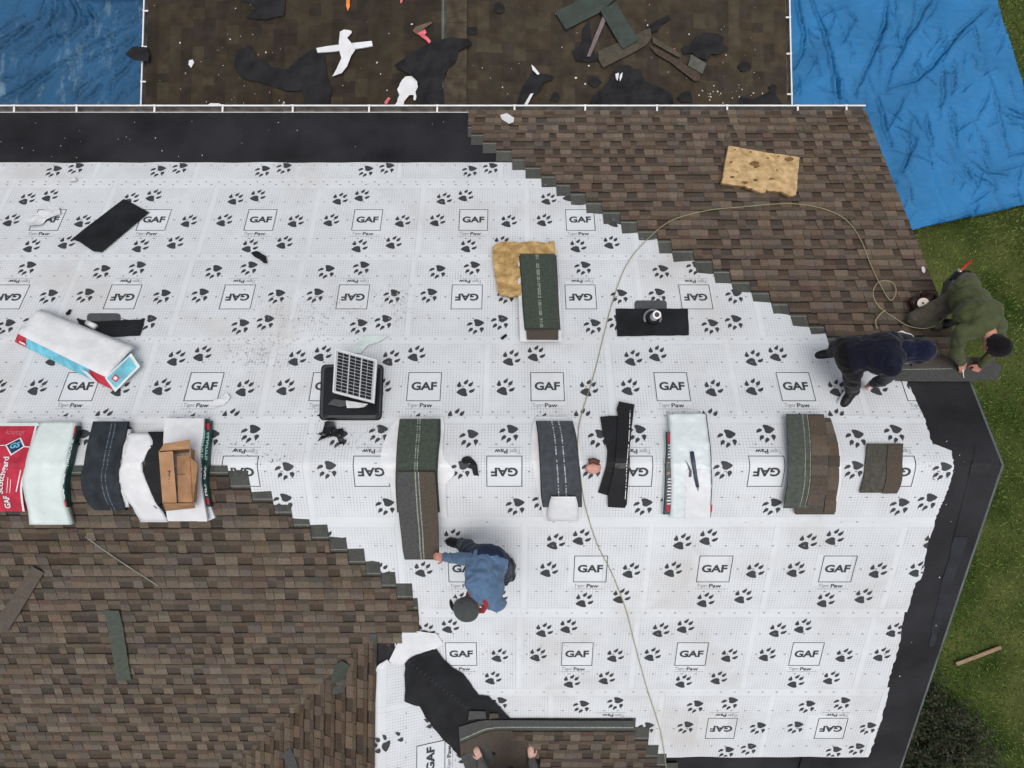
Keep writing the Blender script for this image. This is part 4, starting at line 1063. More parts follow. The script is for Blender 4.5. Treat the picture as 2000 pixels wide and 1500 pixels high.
# cardboard box
def carton():
    t = thing('cardboard_box', R(350, 930), 'open torn brown cardboard box with black print lying on the white packages', 'box')
    hb, ht = .14, .33
    top = [R(312, 881, ht), R(371, 876, ht), R(378, 983, ht), R(320, 983, ht)]; bot = [R(312, 884, hb), R(380, 880, hb), R(384, 978, hb), R(320, 981, hb)]
    def bil(q, u, v): return q[0].lerp(q[1], u).lerp(q[3].lerp(q[2], u), v)
    bm = bmesh.new(); th = .006
    def pan(q, mi=0):
        n_ = (q[1] - q[0]).cross(q[3] - q[0]).normalized() * th
        a = [bm.verts.new(p) for p in q]; b = [bm.verts.new(p - n_) for p in q]
        for f_ in [a, b[::-1]] + [(a[i], b[i], b[(i + 1) % 4], a[(i + 1) % 4]) for i in range(4)]: bm.faces.new(f_).material_index = mi
    pan([top[0], top[3], bot[3], bot[0]]); pan([top[1], bot[1], bot[2], top[2]]); pan([bot[0], bot[1], bot[2], bot[3]]); pan([top[3], top[2], bot[2], bot[3]]); pan([top[0], bot[0], bot[1], top[1]])
    finish(bm); obj('carton', bm, 'card', t)
    def flap(name, q, mt='card'):
        bm2 = bmesh.new(); n_ = (q[1] - q[0]).cross(q[3] - q[0]).normalized() * .005
        a = [bm2.verts.new(p) for p in q]; b = [bm2.verts.new(p - n_) for p in q]
        for f_ in [a, b[::-1]] + [(a[i], b[i], b[(i + 1) % 4], a[(i + 1) % 4]) for i in range(4)]: bm2.faces.new(f_)
        finish(bm2); obj(name, bm2, mt, t)
    up = Vector((0, 0, .005))
    flap('flap', [bil(top, 0, .02) + up, bil(top, .46, .02) + up, bil(top, .47, .98) + up, bil(top, 0, .98) + up])
    flap('flap', [bil(top, .49, .12) - up * 9, bil(top, 1, .12) + up, bil(top, 1, .98) + up, bil(top, .49, .98) - up * 3], 'cardin')
    flap('flap', [R(322, 866, .36), R(373, 858, .34), bil(top, 1, 0), bil(top, 0, 0)])
    flap('flap', [bil(top, 0, 1) - up, bil(top, 1, 1) - up * 2, R(383, 991, .22), R(325, 997, .22)])
    flap('flap', [bil(top, 1, .15), R(387, 905, .27), R(386, 975, .26), bil(top, 1, .97)], 'cardin')
    bm = bmesh.new()
    def put(polys, u0, v0, u1, v1, e):
        for q in polys:
            try: bm.faces.new([bm.verts.new(bil(top, u0 + (u1 - u0) * y, v1 + (v0 - v1) * x) + Vector((0, 0, e))) for x, y in q])
            except ValueError: pass
    put([rect(0, 0, .04, 1), rect(.96, 0, 1, 1)], .09, .34, .14, .62, .008); put([rect(.1, 0, .9, .3)], .08, .38, .11, .58, .008)
    rr = random.Random(9)
    put(text_polys('PAN', 0, 0, 1, 1, .02), .24, .38, .44, .60, .009)
    for k in range(9):
        a, b = rr.uniform(.26, .44), rr.uniform(.34, .60); put([rect(0, 0, 1, 1)], a, b, a + rr.uniform(.02, .05), b + rr.uniform(.01, .03), .009)
    put([rect(0, 0, 1, 1)], .47, .455, .82, .465, .009); 
    obj('box_print', bm, 'print', t)
carton()

# long green shingles, the front one lifted by the worker
LG = [(818, 784, 856), (850, 780, 856), (885, 777, 852), (920, 775, 850), (960, 776, 852), (1000, 779, 855)]
t = shingle_stack('shingle_stack', LG, 6, ['brownshingle', 'greenshingle'], 'green shingle stack on white wrapper, centre of the ridge, behind the lifted shingle', lines=(.46, .52), off=(1.2, 0), th=.012,
    wrapper=[(815, 778, 866), (835, 764, 868), (860, 752, 866), (890, 744, 866), (908, 746, 878), (925, 752, 888), (945, 762, 872), (980, 772, 872), (1010, 778, 874)])
LF = [(921, 776, 849), (960, 778, 853), (1000, 781, 857), (1040, 787, 860), (1065, 791, 861), (1084, 797, 862)]
t = thing('loose_shingle', R(820, 1000), 'long grey brown shingle whose lower end is lifted by the worker in blue', 'shingle')
b = drape_bm(LF, .008, .125, lift=lambda u, v: .02 + .16 * u * u); 
for fr_ in (.47, .55): 
    pass
finish(b); obj('grey_band', b, ['greyshingle'], t)
b = drape_bm([(a, l + (r_ - l) * .60, r_) for a, l, r_ in LF], .006, .135, lift=lambda u, v: .02 + .16 * u * u, cols=4); finish(b); obj('brown_tabs', b, 'brownshingle', t)
b = bmesh.new()
for fr_ in (.47, .555):
    b2 = drape_bm([(a, l + (r_ - l) * fr_, l + (r_ - l) * (fr_ + .03)) for a, l, r_ in LF], .0015, .1345, lift=lambda u, v: .02 + .16 * u * u, cols=1, bm=b)
finish(b); obj('sealant_line', b, 'strip', t)

# grey bundle in a torn white wrapper
GB = [(822, 1048, 1114), (850, 1052, 1121), (890, 1055, 1126), (930, 1057, 1130), (965, 1058, 1132), (990, 1062, 1132)]
t = shingle_stack('shingle_stack', GB, 6, ['navyshingle', mat('slate', (.055, .062, .07), .9, .2, 20, .4, 150, .15)], 'blue grey shingle stack in a torn white wrapper on the ridge, lower end still covered', lines=(.44, .64), off=(1, 0), th=.012, linemt=mat('whitestrip', (.34, .37, .40), .5, .5, 90),
    wrapper=[(814, 1046, 1104), (832, 1040, 1124), (850, 1038, 1128), (880, 1037, 1133), (920, 1042, 1137), (960, 1050, 1139), (1000, 1060, 1134), (1018, 1066, 1130)])
b = drape_bm([(969, 1076, 1124), (985, 1072, 1128), (1005, 1070, 1130), (1018, 1070, 1130)], .012, .125, cols=6, lift=lambda u, v: .02 - .07 * u + .012 * N3((u * 5, v * 5, 0), 2)); finish(b); obj('white_film', b, 'white', t, smooth=True)

# black strips
t = lone('felt_strip', [(1172, 814), (1190, 812), (1206, 812), (1213, 850), (1222, 905), (1196, 970), (1168, 962), (1184, 910), (1186, 880), (1176, 840)], .012, 'felt', 'wider black strip at the back of the crossed black pair', 'strip', h=.035, group='black strips crossed on the ridge', cell=.05, bump=.006)
t = lone('felt_strip', [(1209, 784), (1239, 790), (1234, 830), (1229, 880), (1227, 940), (1224, 985), (1220, 992), (1187, 990), (1187, 967), (1200, 915), (1204, 860), (1207, 812), (1204, 800)], .012, 'blackstrip', 'narrow black strip on top of the crossed black pair', 'strip', h=.056, group='black strips crossed on the ridge', cell=.05, bump=.006)
b = bmesh.new(); strip_lines([(800, 1206, 1236), (850, 1207, 1233), (900, 1205, 1230), (940, 1200, 1228), (975, 1196, 1226)], .80, 1.4, b, .078, 0, .35, 3); finish(b); obj('sealant_line', b, 'solarframe', t)
bm = bmesh.new(); p = R(1158, 912, .03)
bmesh.ops.create_uvsphere(bm, u_segments=16, v_segments=8, radius=.075, matrix=Matrix.Translation(p + Vector((0, -.01, .02))) @ Matrix.Diagonal((1, .72, .55, 1)))
tube(bm, [p + Vector((-.045, .05, .05)), p + Vector((.0, .062, .055)), p + Vector((.05, .04, .05))], .026, 8, 1)
for fc in bm.faces: fc.smooth = True
obj('terracotta_plug', bm, ['knob', mat('knob_dark', (.10, .04, .03), .7, .2, 20)], label='small pinkish cap with a dark rim left of the black strips', cat='plug')

# white package with a utility knife on top
t = thing('shingle_package', R(1345, 915), 'white shingle package right of the black strips, printed layers showing on its left edge', 'package', 'wrapped shingle packages')
WP = [(808, 1305, 1376), (840, 1308, 1380), (880, 1309, 1386), (910, 1311, 1388), (940, 1311, 1388), (975, 1310, 1386), (1010, 1308, 1384)]
b = drape_bm(WP, .085, .03, cols=10, sub=8, lift=lambda u, v: .016 * N3((u * 8, v * 4, 0), 2) + .01 * abs(N3((u * 16, v * 7, 3), 2))); finish(b); obj('wrapper', b, mat('cool_wrap', (.62, .69, .70), .36, .08, 6, .9, 14, .45), t, smooth=True)
b = bmesh.new(); strip_lines([(a, l, r_ + 1.5) for a, l, r_ in WP], .995, 2.2, b, .10, 0); finish(b); obj('edge_line', b, 'greyplastic', t)
b = bmesh.new(); strip_lines([(985, 1312, 1389), (1000, 1310, 1388)], .985, 3.2, b, .112, 0); finish(b); obj('red_mark', b, 'red', t)
b = drape_bm([(918, 1340, 1384), (950, 1338, 1386), (1010, 1336, 1385)], .006, .118, cols=4, lift=lambda u, v: .006 * N3((u * 6, v * 3, 0), 2)); finish(b); obj('white_film', b, 'white', t)
EL = [(845, 1297, 1306), (880, 1298, 1309), (910, 1297, 1310), (940, 1296, 1310), (975, 1294, 1309), (1005, 1292, 1307)]
for k in range(3):
    b = drape_bm(shift_rows(EL, k * 2.2, -k), .022, .03 + k * .022, cols=2); finish(b); obj('printed_layer', b, ['wrapgreen', 'darkgreen', 'greyplastic'][k], t)
deco(shift_rows(EL, 4, -2), [[(.2, 848), (.8, 846), (.8, 862), (.2, 864)], [(.2, 985), (.6, 985), (.6, 998), (.2, 998)]], .1, 'red', t, 'red_mark')
deco(shift_rows(EL, 4, -2), [[(.1, 904), (.7, 902), (.7, 925), (.1, 928)]], .1, 'lumber', t, 'tan_mark')
deco(shift_rows(EL, 4, -2), [[(.2 + .1 * (k % 3), 868 + 6 * k), (.8, 868 + 6 * k), (.7, 870.5 + 6 * k), (.2, 870.5 + 6 * k)] for k in list(range(5)) + list(range(11, 20))], .1, 'white', t, 'lettering')
t = thing('utility_knife', R(1355, 922, .13), 'dark bar shaped utility knife on the white shingle package', 'knife')
b = bmesh.new(); tube(b, [R(1351, 883, .135), R(1355, 905, .14), R(1359, 935, .14), R(1362, 950, .135)], .020, 8, r2=.016); obj('handle', b, mat('knife_grip', (.055, .065, .10), .5, .3, 20, .2, 60), t, smooth=True)
b = bmesh.new(); tube(b, [R(1362, 950, .135), R(1363, 961, .13)], .014, 6, r2=.006); obj('blade', b, 'chrome', t)
lone('film_scrap', [(1338, 897), (1344, 906), (1351, 920), (1350, 936), (1344, 936), (1346, 920)], .003, 'greyplastic', 'thin grey torn film beside the utility knife', 'scrap', h=.125, cell=.04)

# brown shingle stack and the lone piece at the right
BS = [(809, 1534, 1606), (840, 1536, 1612), (870, 1538, 1615), (905, 1540, 1618), (935, 1538, 1616), (965, 1533, 1610), (990, 1528, 1604)]
BS2 = [(818, 1560, 1620), (850, 1566, 1630), (880, 1566, 1637), (910, 1566, 1639), (940, 1562, 1637), (970, 1556, 1631), (1004, 1552, 1627)]
t = thing('shingle_stack', R(1585, 905), 'brown and green shingle stack, edge tabs showing, second from the right end of the ridge', 'shingle stack', 'opened shingle bundles')
b = drape_bm([(815, 1556, 1616), (850, 1560, 1632), (900, 1560, 1643), (950, 1558, 1640), (1000, 1552, 1629)], .004, .026, cols=4); finish(b); obj('wrapper', b, 'white', t)
for k in range(3):
    b = drape_bm(shift_rows(BS2, -k, -k), .013, .03 + k * .014); finish(b); obj('shingle', b, 'brownshingle', t)
for k in range(3):
    b = drape_bm(shift_rows(BS, 0, k), .013, .072 + k * .014, cols=6); finish(b); obj('shingle', b, 'greenshingle' if k < 2 else mat('greengrey', (.075, .085, .074), .95, .2, 30, .5, 200, .15), t)
BT = [(a, l + (r_ - l) * .58, r_) for a, l, r_ in BS]
rt = random.Random(6); bm = bmesh.new(); cl = bm.loops.layers.float_color.new('col')
def tabs(rows, h, n=9, y0=812, y1=986):
    for k in range(n):
        a, b = y0 + (y1 - y0) * k / n, y0 + (y1 - y0) * (k + 1) / n; ex = rt.uniform(-.02, .12) if k % 2 else -.06
        col = jit(BROWN[rt.randrange(8)], rt)
        P_ = []
        for py, u in ((a, 0), (b, 0), (b, 1 + ex), (a, 1 + ex)):
            l, r_ = row_at(rows, py); p = R(l + (r_ - l) * u, py, h); P_.append(Vector((p.x, p.y, zbend(p.x, p.y) + h)))
        quad(bm, cl, P_, col); lo = [p - Vector((0, 0, .01)) for p in P_]
        for i in range(4): quad(bm, cl, (P_[i], P_[(i + 1) % 4], lo[(i + 1) % 4], lo[i]), (.02, .018, .015))
tabs(BT, .122)
tabs([(a, l + (r_ - l) * .72, r_) for a, l, r_ in BS2], .082, 8, 824, 1000)
obj('tab_row', bm, 'shingle', t)
b = bmesh.new()
for fr_ in (.42, .55): strip_lines(BS, fr_, 1.6, b, .1165, 0, .08, 5)
finish(b); obj('sealant_line', b, 'strip', t)
t = thing('loose_shingle', R(1720, 915), 'short grey brown shingle piece bent over the ridge near the right roof peak', 'shingle')
q = [(866, 1692, 1762), (890, 1691, 1762), (920, 1689, 1763), (945, 1682, 1758), (962, 1677, 1750)]
b = drape_bm(q, .012, .034, lift=lambda u, v: 0); finish(b); obj('grey_band', b, mat('taupe', (.075, .072, .062), .95, .25, 30, .5, 200, .15), t)
b = drape_bm([(a + 1.5, l + (r_ - l) * .58, r_ - 1) for a, l, r_ in q], .008, .048, cols=3); finish(b); obj('brown_tabs', b, 'brownshingle', t)

# shingle being laid at the right edge
t = thing('loose_shingle', R(1850, 725), 'grey shingle strip held down by a worker, sticking out past the right roof edge', 'shingle')
b = slab_bm([(1752, 715), (1850, 713), (1948, 708), (1955, 716), (1948, 742), (1880, 745), (1790, 745), (1748, 744)], .006, .040, cell=.08); obj('grey_band', b, 'greyshingle', t)
b = slab_bm([(1780, 700), (1850, 698), (1940, 697), (1948, 709), (1850, 714), (1780, 716)], .006, .048, cell=.08); obj('brown_tabs', b, 'brownshingle', t)
b = slab_bm([(1754, 721), (1860, 719.5), (1860, 721), (1754, 722.5)], .0015, .0465, cell=.1); obj('sealant_line', b, 'strip', t)

# --- loose shingle strips on the lower left field
lone('shingle_strip', [(64, 1106), (87, 1118), (17, 1232), (-12, 1218)], .008, mat('strip_brown', (.098, .082, .070), .95, .15, 30, .4, 200, .12), 'plain brown shingle strip lying diagonally at the left edge of the brown field', 'shingle strip', h=.058, group='loose strips on the brown field', cell=.1)
lone('shingle_strip', [(204, 1192), (233, 1192), (240, 1220), (247, 1265), (257, 1328), (229, 1330), (221, 1280), (212, 1230)], .008, mat('strip_green', (.070, .085, .070), .95, .15, 30, .4, 200, .12), 'green grey shingle strip with a toothed right edge standing nearly upright in the picture', 'shingle strip', h=.058, group='loose strips on the brown field', cell=.1, jag=.004, jstep=.03)
lone('shingle_strip', [(655, 1298), (668, 1290), (684, 1300), (676, 1320), (665, 1332), (645, 1336)], .008, 'greenshingle', 'small green shingle offcut resting in the left valley', 'shingle strip', h=.06, group='loose strips on the brown field', cell=.1)
lone('shingle_strip', [(650, 1345), (672, 1325), (680, 1332), (668, 1352), (648, 1358)], .008, 'greyshingle', 'pale grey offcut just below the green one in the left valley', 'shingle strip', h=.05, group='loose strips on the brown field', cell=.1)
lone('shingle_strip', [(551, 1472), (568, 1462), (580, 1490), (586, 1520), (570, 1525)], .008, 'greyshingle', 'grey offcut in the left valley at the bottom of the picture', 'shingle strip', h=.06, group='loose strips on the brown field', cell=.1)
lone('shingle_strip', [(916, 1389), (948, 1389), (950, 1403), (914, 1407)], .008, 'greyshingle', 'small grey shingle square on the black valley felt', 'shingle strip', h=.055, group='offcuts on the valley felt', cell=.1)
lone('shingle_strip', [(957, 1393), (973, 1393), (974, 1401), (955, 1404)], .008, 'brownshingle', 'tiny brown offcut on the black valley felt, right of the grey square', 'shingle strip', h=.055, group='offcuts on the valley felt', cell=.1)
b = bmesh.new(); tube(b, [R(168, 1048, .045), R(230, 1092, .06), R(309, 1143, .05)], .006, 6); obj('wire', b, 'strip', label='thin straight wire lying on the brown shingles below the navy stack', cat='wire')
# pale bits
lone('paper_scrap', [(977, 226), (990, 222), (1004, 231), (1003, 240), (994, 243), (980, 234)], .01, 'white', 'white paper scrap at the top left corner of the new shingles', 'scrap', h=.04, cell=.04, bump=.02)
lone('paper_scrap', [(1799, 522), (1803, 520), (1807, 528), (1804, 534), (1800, 530)], .01, 'white', 'tiny white scrap at the right roof edge above the green jacketed worker', 'scrap', h=.03, cell=.04)
lone('glove', [(1754, 648), (1760, 646), (1768, 650), (1776, 652), (1784, 657), (1776, 661), (1766, 663), (1762, 670), (1758, 662)], .02, 'white', 'white rag beside the hood of the navy jacketed worker', 'rag', h=.10, cell=.03, bump=.02, bfreq=20)
lone('paper_scrap', [(402, 210), (412, 203), (428, 202), (440, 208), (443, 217), (402, 217)], .012, 'white', 'crumpled white scrap caught on the long gutter at the left', 'scrap', h=.16, surf='A', cell=.05, bump=.03)

# --- scraps on the annex
def anx(name, px, th, mt, label, cat, **k): return lone(name, px, th, mt, label, cat, surf='A', **{**dict(h=.035, cell=.06), **k})
anx('membrane_strip', [(618, 94), (640, 90), (690, 84), (726, 80), (728, 90), (700, 95), (650, 101), (620, 103)], .02, 'white', 'rolled white strip lying level under the folded white strip', 'strip', bump=.006)
anx('membrane_strip', [(664, 62), (672, 58), (686, 60), (687, 64), (678, 74), (686, 84), (694, 98), (686, 110), (678, 130), (668, 143), (649, 149), (657, 136), (667, 114), (663, 100), (662, 82)], .006, 'white', 'white strip folded in a zigzag across the rolled white strip', 'strip', h=.06, bump=.012)
b = bmesh.new(); b.free()
anx('torn_membrane', [(786, 156), (792, 150), (806, 150), (815, 160), (817, 175), (812, 196), (808, 196), (808, 186), (800, 186), (790, 198), (786, 213), (768, 213), (776, 200), (780, 186), (776, 175)], .006, 'white', 'large torn white patch on the annex just above the long gutter', 'scrap', jag=.008, jstep=.04, bump=.02, h=.05)
anx('felt_patch', [(462, 100), (490, 88), (500, 110), (530, 130), (560, 135), (580, 120), (612, 96), (634, 108), (640, 150), (648, 180), (640, 208), (600, 208), (590, 178), (560, 178), (520, 165), (470, 150), (456, 128)], .004, 'annexfelt', 'wide black felt remnant left of the white zigzag strip on the annex', 'felt', jag=.03, jstep=.12, bump=.012, group='black felt remnants on the annex')
anx('felt_patch', [(770, 130), (800, 110), (830, 90), (850, 80), (880, 74), (915, 76), (922, 84), (915, 92), (895, 100), (890, 120), (872, 138), (864, 160), (868, 200), (855, 212), (820, 212), (812, 180), (820, 165), (805, 150)], .006, 'annexfelt', 'black felt sheet draped across the annex ridge cap', 'felt', jag=.02, jstep=.10, bump=.03, h=.07, group='black felt remnants on the annex')
anx('felt_patch', [(1020, 172), (1030, 155), (1042, 140), (1060, 145), (1082, 150), (1078, 156), (1062, 162), (1055, 178), (1040, 190), (1030, 208), (1008, 208), (1014, 190)], .006, 'annexfelt', 'black felt piece with a white sliver, middle of the annex right half', 'felt', jag=.012, jstep=.07, bump=.03, group='black felt remnants on the annex')
anx('felt_patch', [(1170, 180), (1190, 160), (1200, 135), (1225, 128), (1250, 138), (1258, 160), (1290, 170), (1312, 185), (1316, 206), (1200, 208), (1150, 205)], .006, 'annexfelt', 'crumpled black felt heap with two white specks near the long gutter', 'felt', jag=.02, jstep=.09, bump=.05, bfreq=7, group='black felt remnants on the annex')
anx('felt_patch', [(1330, 95), (1348, 88), (1360, 72), (1378, 64), (1400, 66), (1415, 74), (1410, 84), (1422, 94), (1400, 108), (1388, 106), (1382, 118), (1362, 114), (1350, 104), (1336, 106)], .006, 'annexfelt', 'jagged black felt piece at the upper right of the annex roof', 'felt', jag=.012, jstep=.08, bump=.02, group='black felt remnants on the annex')
anx('felt_patch', [(1138, 55), (1150, 40), (1155, 80), (1160, 100), (1170, 118), (1150, 122), (1124, 118), (1118, 100), (1134, 90)], .005, 'annexfelt', 'dark felt remnant beside the purple grey stick', 'felt', jag=.012, jstep=.08, group='black felt remnants on the annex')
anx('felt_patch', [(258, 92), (286, 92), (293, 108), (290, 121), (262, 118), (252, 112), (246, 106)], .006, 'annexfelt', 'black felt hanging over the left gutter of the annex', 'felt', h=.07, jag=.01, jstep=.06, bump=.02, group='black felt remnants on the annex')
anx('felt_patch', [(470, 0), (520, -20), (560, -20), (555, 30), (520, 38), (480, 34), (500, 15)], .004, 'annexfelt', 'faint black felt remnant at the top edge, left of the orange scrap', 'felt', jag=.02, jstep=.1, group='black felt remnants on the annex')
anx('felt_patch', [(1440, 205), (1446, 190), (1470, 195), (1500, 180), (1510, 170), (1518, 190), (1530, 207)], .005, 'annexfelt', 'black felt edge in the lower right corner of the annex', 'felt', jag=.012, jstep=.08, group='black felt remnants on the annex')
rr = random.Random(12)
for (cx, cy, s_, lab) in ((1070, 140, 0, ''), (1455, 130, 14, 'small round black stain of felt on the right half of the annex'), (1085, 190, 12, 'small black felt flake right of the white sliver'), (922, 60, 13, 'small black felt flake beside the annex ridge cap'), (1160, 160, 13, 'oval brown black flake below the crossed green shingles'), (975, 15, 14, 'small black flake near the top edge right of the ridge cap'), (1510, 170, 9, 'small black flake by the right annex gutter'), (1340, 190, 16, 'black flake on the annex above the new brown shingles')):
    if not s_: continue
    anx('felt_flake', [(cx + s_ * rr.uniform(.7, 1.2) * math.cos(k * .7854), cy + s_ * .8 * rr.uniform(.7, 1.2) * math.sin(k * .7854)) for k in range(8)], .004, 'annexfelt', lab, 'felt', jag=.006, jstep=.05, group='small felt flakes on the annex')
GS = 'greenshingle'
gmat = mat('green_strip', (.048, .062, .055), .92, .15, 8, .4, 200, .15); gb = mat('olive_strip', (.072, .066, .05), .95, .2, 20, .4, 200, .15)
anx('shingle_strip', [(1083, 22), (1094, 18), (1180, -22), (1210, -10), (1172, 24), (1105, 58), (1098, 46)], .008, gmat, 'green shingle strip reaching out of the top edge of the picture', 'shingle strip', h=.06, group='loose shingles on the annex')
anx('shingle_strip', [(1172, 20), (1204, 4), (1218, 30), (1248, 78), (1216, 95), (1195, 60)], .008, gmat, 'green shingle strip crossing over the olive one on the annex', 'shingle strip', h=.085, group='loose shingles on the annex')
anx('shingle_strip', [(1168, 100), (1216, 80), (1270, 54), (1273, 72), (1262, 88), (1230, 106), (1178, 132), (1170, 118)], .008, gb, 'olive shingle strip with brown tabs under the green one on the annex', 'shingle strip', h=.06, group='loose shingles on the annex')
anx('shingle_strip', [(1264, 54), (1282, 40), (1306, 28), (1311, 36), (1292, 48), (1284, 60), (1270, 64)], .008, 'annexfelt', 'dark jagged shingle strip pointing to the upper right from the olive one', 'shingle strip', h=.05, jag=.006, jstep=.05, group='loose shingles on the annex')
anx('shingle_strip', [(1274, 72), (1280, 74), (1328, 104), (1330, 112), (1322, 110), (1276, 84)], .008, gb, 'narrow olive shingle sliver beside the long broken strip', 'shingle strip', h=.06, group='loose shingles on the annex')
anx('shingle_strip', [(1268, 88), (1290, 98), (1330, 122), (1368, 142), (1366, 158), (1356, 158), (1310, 122), (1280, 104)], .008, mat('umber', (.06, .045, .034), .95, .25, 20), 'long brown broken shingle strip running to the lower right on the annex', 'shingle strip', h=.055, group='loose shingles on the annex')
anx('shingle_strip', [(1350, 106), (1380, 124), (1372, 144), (1344, 128)], .010, mat('mossgrey', (.085, .088, .075), .95, .25, 20), 'square grey shingle offcut at the end of the long broken strip', 'shingle strip', h=.07, group='loose shingles on the annex')
anx('stick', [(1177, 32), (1184, 38), (1153, 110), (1146, 110)], .012, mat('mauve', (.16, .125, .13), .8, .2, 20), 'straight purple grey strip leaning between the green shingles', 'strip', h=.06)
anx('torn_wrapper', [(806, 60), (812, 52), (842, 42), (844, 45), (825, 58), (815, 68)], .006, mat('drab', (.13, .09, .07), .9, .2, 20), 'brown wrapper shred beside the pink rag', 'scrap', h=.05)
anx('rag', [(815, 66), (822, 62), (830, 58), (833, 64), (829, 68), (836, 74), (842, 82), (838, 86), (832, 78), (824, 74)], .015, 'pink', 'pink and white rag on the annex, left of the ridge cap', 'rag', h=.05, bump=.02, bfreq=15, cell=.03)
anx('orange_scrap', [(677, -10), (683, -10), (683, 12), (679, 22), (676, 10)], .006, 'orange', 'narrow orange scrap at the top edge of the annex', 'scrap', cell=0)
anx('pink_scrap', [(781, -6), (787, -6), (786, 3), (782, 7)], .006, 'pink', 'tiny pink scrap at the top edge, right of the orange one', 'scrap', cell=0)
anx('pink_scrap', [(750, 200), (758, 190), (763, 192), (754, 205)], .006, 'pink', 'tiny pink scrap left of the large torn white patch', 'scrap', cell=0)
anx('paper_scrap', [(369, 118), (376, 116), (379, 122), (373, 132), (368, 126)], .01, 'white', 'small white scrap on the left part of the annex', 'scrap', cell=0)
anx('paper_scrap', [(1038, 126), (1043, 130), (1054, 144), (1050, 146), (1040, 136)], .006, 'white', 'thin white sliver on top of the black felt piece', 'scrap', h=.08, cell=0)
anx('paper_scrap', [(1024, 204), (1036, 183), (1042, 182), (1030, 205)], .006, 'solarframe', 'second thin pale sliver near the gutter, below the black felt piece', 'scrap', h=.07, cell=0)
anx('paper_scrap', [(1202, 144), (1209, 142), (1208, 150), (1206, 158), (1203, 152)], .01, 'white', 'left white speck on the crumpled felt heap', 'scrap', h=.09, cell=0)
anx('paper_scrap', [(1211, 146), (1216, 141), (1215, 150), (1211, 159), (1210, 152)], .01, 'white', 'right white speck on the crumpled felt heap', 'scrap', h=.09, cell=0)
bm = bmesh.new(); rr = random.Random(21)
def fleck(fn, px, py, s_, h):
    n = rr.choice((3, 4, 5)); a0 = rr.uniform(0, 6); pts = [fn(px + s_ * rr.uniform(.4, 1.2) * math.cos(a0 + k * 6.283 / n), py + s_ * rr.uniform(.4, 1.2) * math.sin(a0 + k * 6.283 / n), h) for k in range(n)]
    fc = bm.faces.new([bm.verts.new(p) for p in pts]); fc.normal_update(); 
    if fc.normal.z < 0: fc.normal_flip()
    fc.material_index = (rr.choice((0, 1, 2, 2)) if fn is A and rr.random() < .25 else 0)
for k in range(120):
    px, py = rr.uniform(300, 1520), 205 * rr.random() ** .7
    fleck(A, px, py, rr.choice((.8, 1, 1.2, 1.6, 2.4)), .035)
for k in range(30): fleck(A, rr.uniform(1370, 1500), rr.uniform(165, 200), rr.uniform(.8, 2), .035)
for k in range(26): fleck(R, rr.uniform(0, 900), rr.uniform(235, 310), rr.uniform(.6, 1.3), .02)
for k in range(12):
    y_ = rr.uniform(760, 1400); fleck(R, rr.uniform(1810, 1895) - max(0, y_ - 950) * .24, y_, rr.uniform(.7, 1.6), .02)
obj('paper_flecks', bm, ['white', 'pink', 'lumber'], kind='stuff', label='tiny pale paper and shingle flecks strewn over the roofs', cat='debris', origin=False)
bm = bmesh.new(); rr = random.Random(33)
for k in range(120):
    px, py = rr.uniform(0, 1700), rr.uniform(330, 1480)
    fleck(lambda a, b, c: R(a, b, c), px, py, rr.uniform(.5, 1.1), .032)
for cx, cy, n in ((530, 900, 30), (470, 880, 30), (1800, 900, 14), (640, 850, 14)):
    for k in range(n): fleck(R, cx + rr.gauss(0, 28), cy + rr.gauss(0, 14), rr.uniform(.6, 1.7), .034)
for fc in bm.faces: fc.material_index = 0
k0 = len(bm.faces)
for cx, cy, n, sx, sy in ((600, 615, 260, 55, 28), (490, 690, 200, 38, 16), (780, 590, 150, 22, 22), (1060, 1270, 60, 60, 20), (700, 860, 90, 60, 20)):
    for k in range(n): fleck(R, cx + rr.gauss(0, sx), cy + rr.gauss(0, sy), rr.uniform(.5, 1.8), .0335)
bm.faces.ensure_lookup_table()
for fc in bm.faces[k0:]: fc.material_index = 1
obj('felt_flecks', bm, ['plastic', mat('grit', (.40, .37, .33), .9, .25, 30)], kind='stuff', label='tiny black crumbs and pale grit strewn over the white sheets', cat='debris', origin=False)

# board on the lawn
b = bmesh.new(); a_, c_ = G(1867, 1297, .05), G(1954, 1264, .05); d = c_ - a_
box(b, (a_ + c_) / 2, (d.length, .055, .03), math.atan2(d.y, d.x)); bmesh.ops.bevel(b, geom=b.edges[:], offset=.004, segments=1)
obj('wooden_board', b, 'lumber', label='narrow tan board lying on the grass at the right', cat='board')
b = bmesh.new(); fleckp = [G(1775 + 12, 325, .2)]
# leaf scraps on the tarp
lone('leaf_litter', [(1800, 326), (1808, 330), (1822, 334), (1826, 330), (1826, 338), (1816, 340), (1806, 336)], .01, 'annexfelt', 'small dark leaf clump on the blue tarp', 'debris', h=.13, surf='G', cell=0)

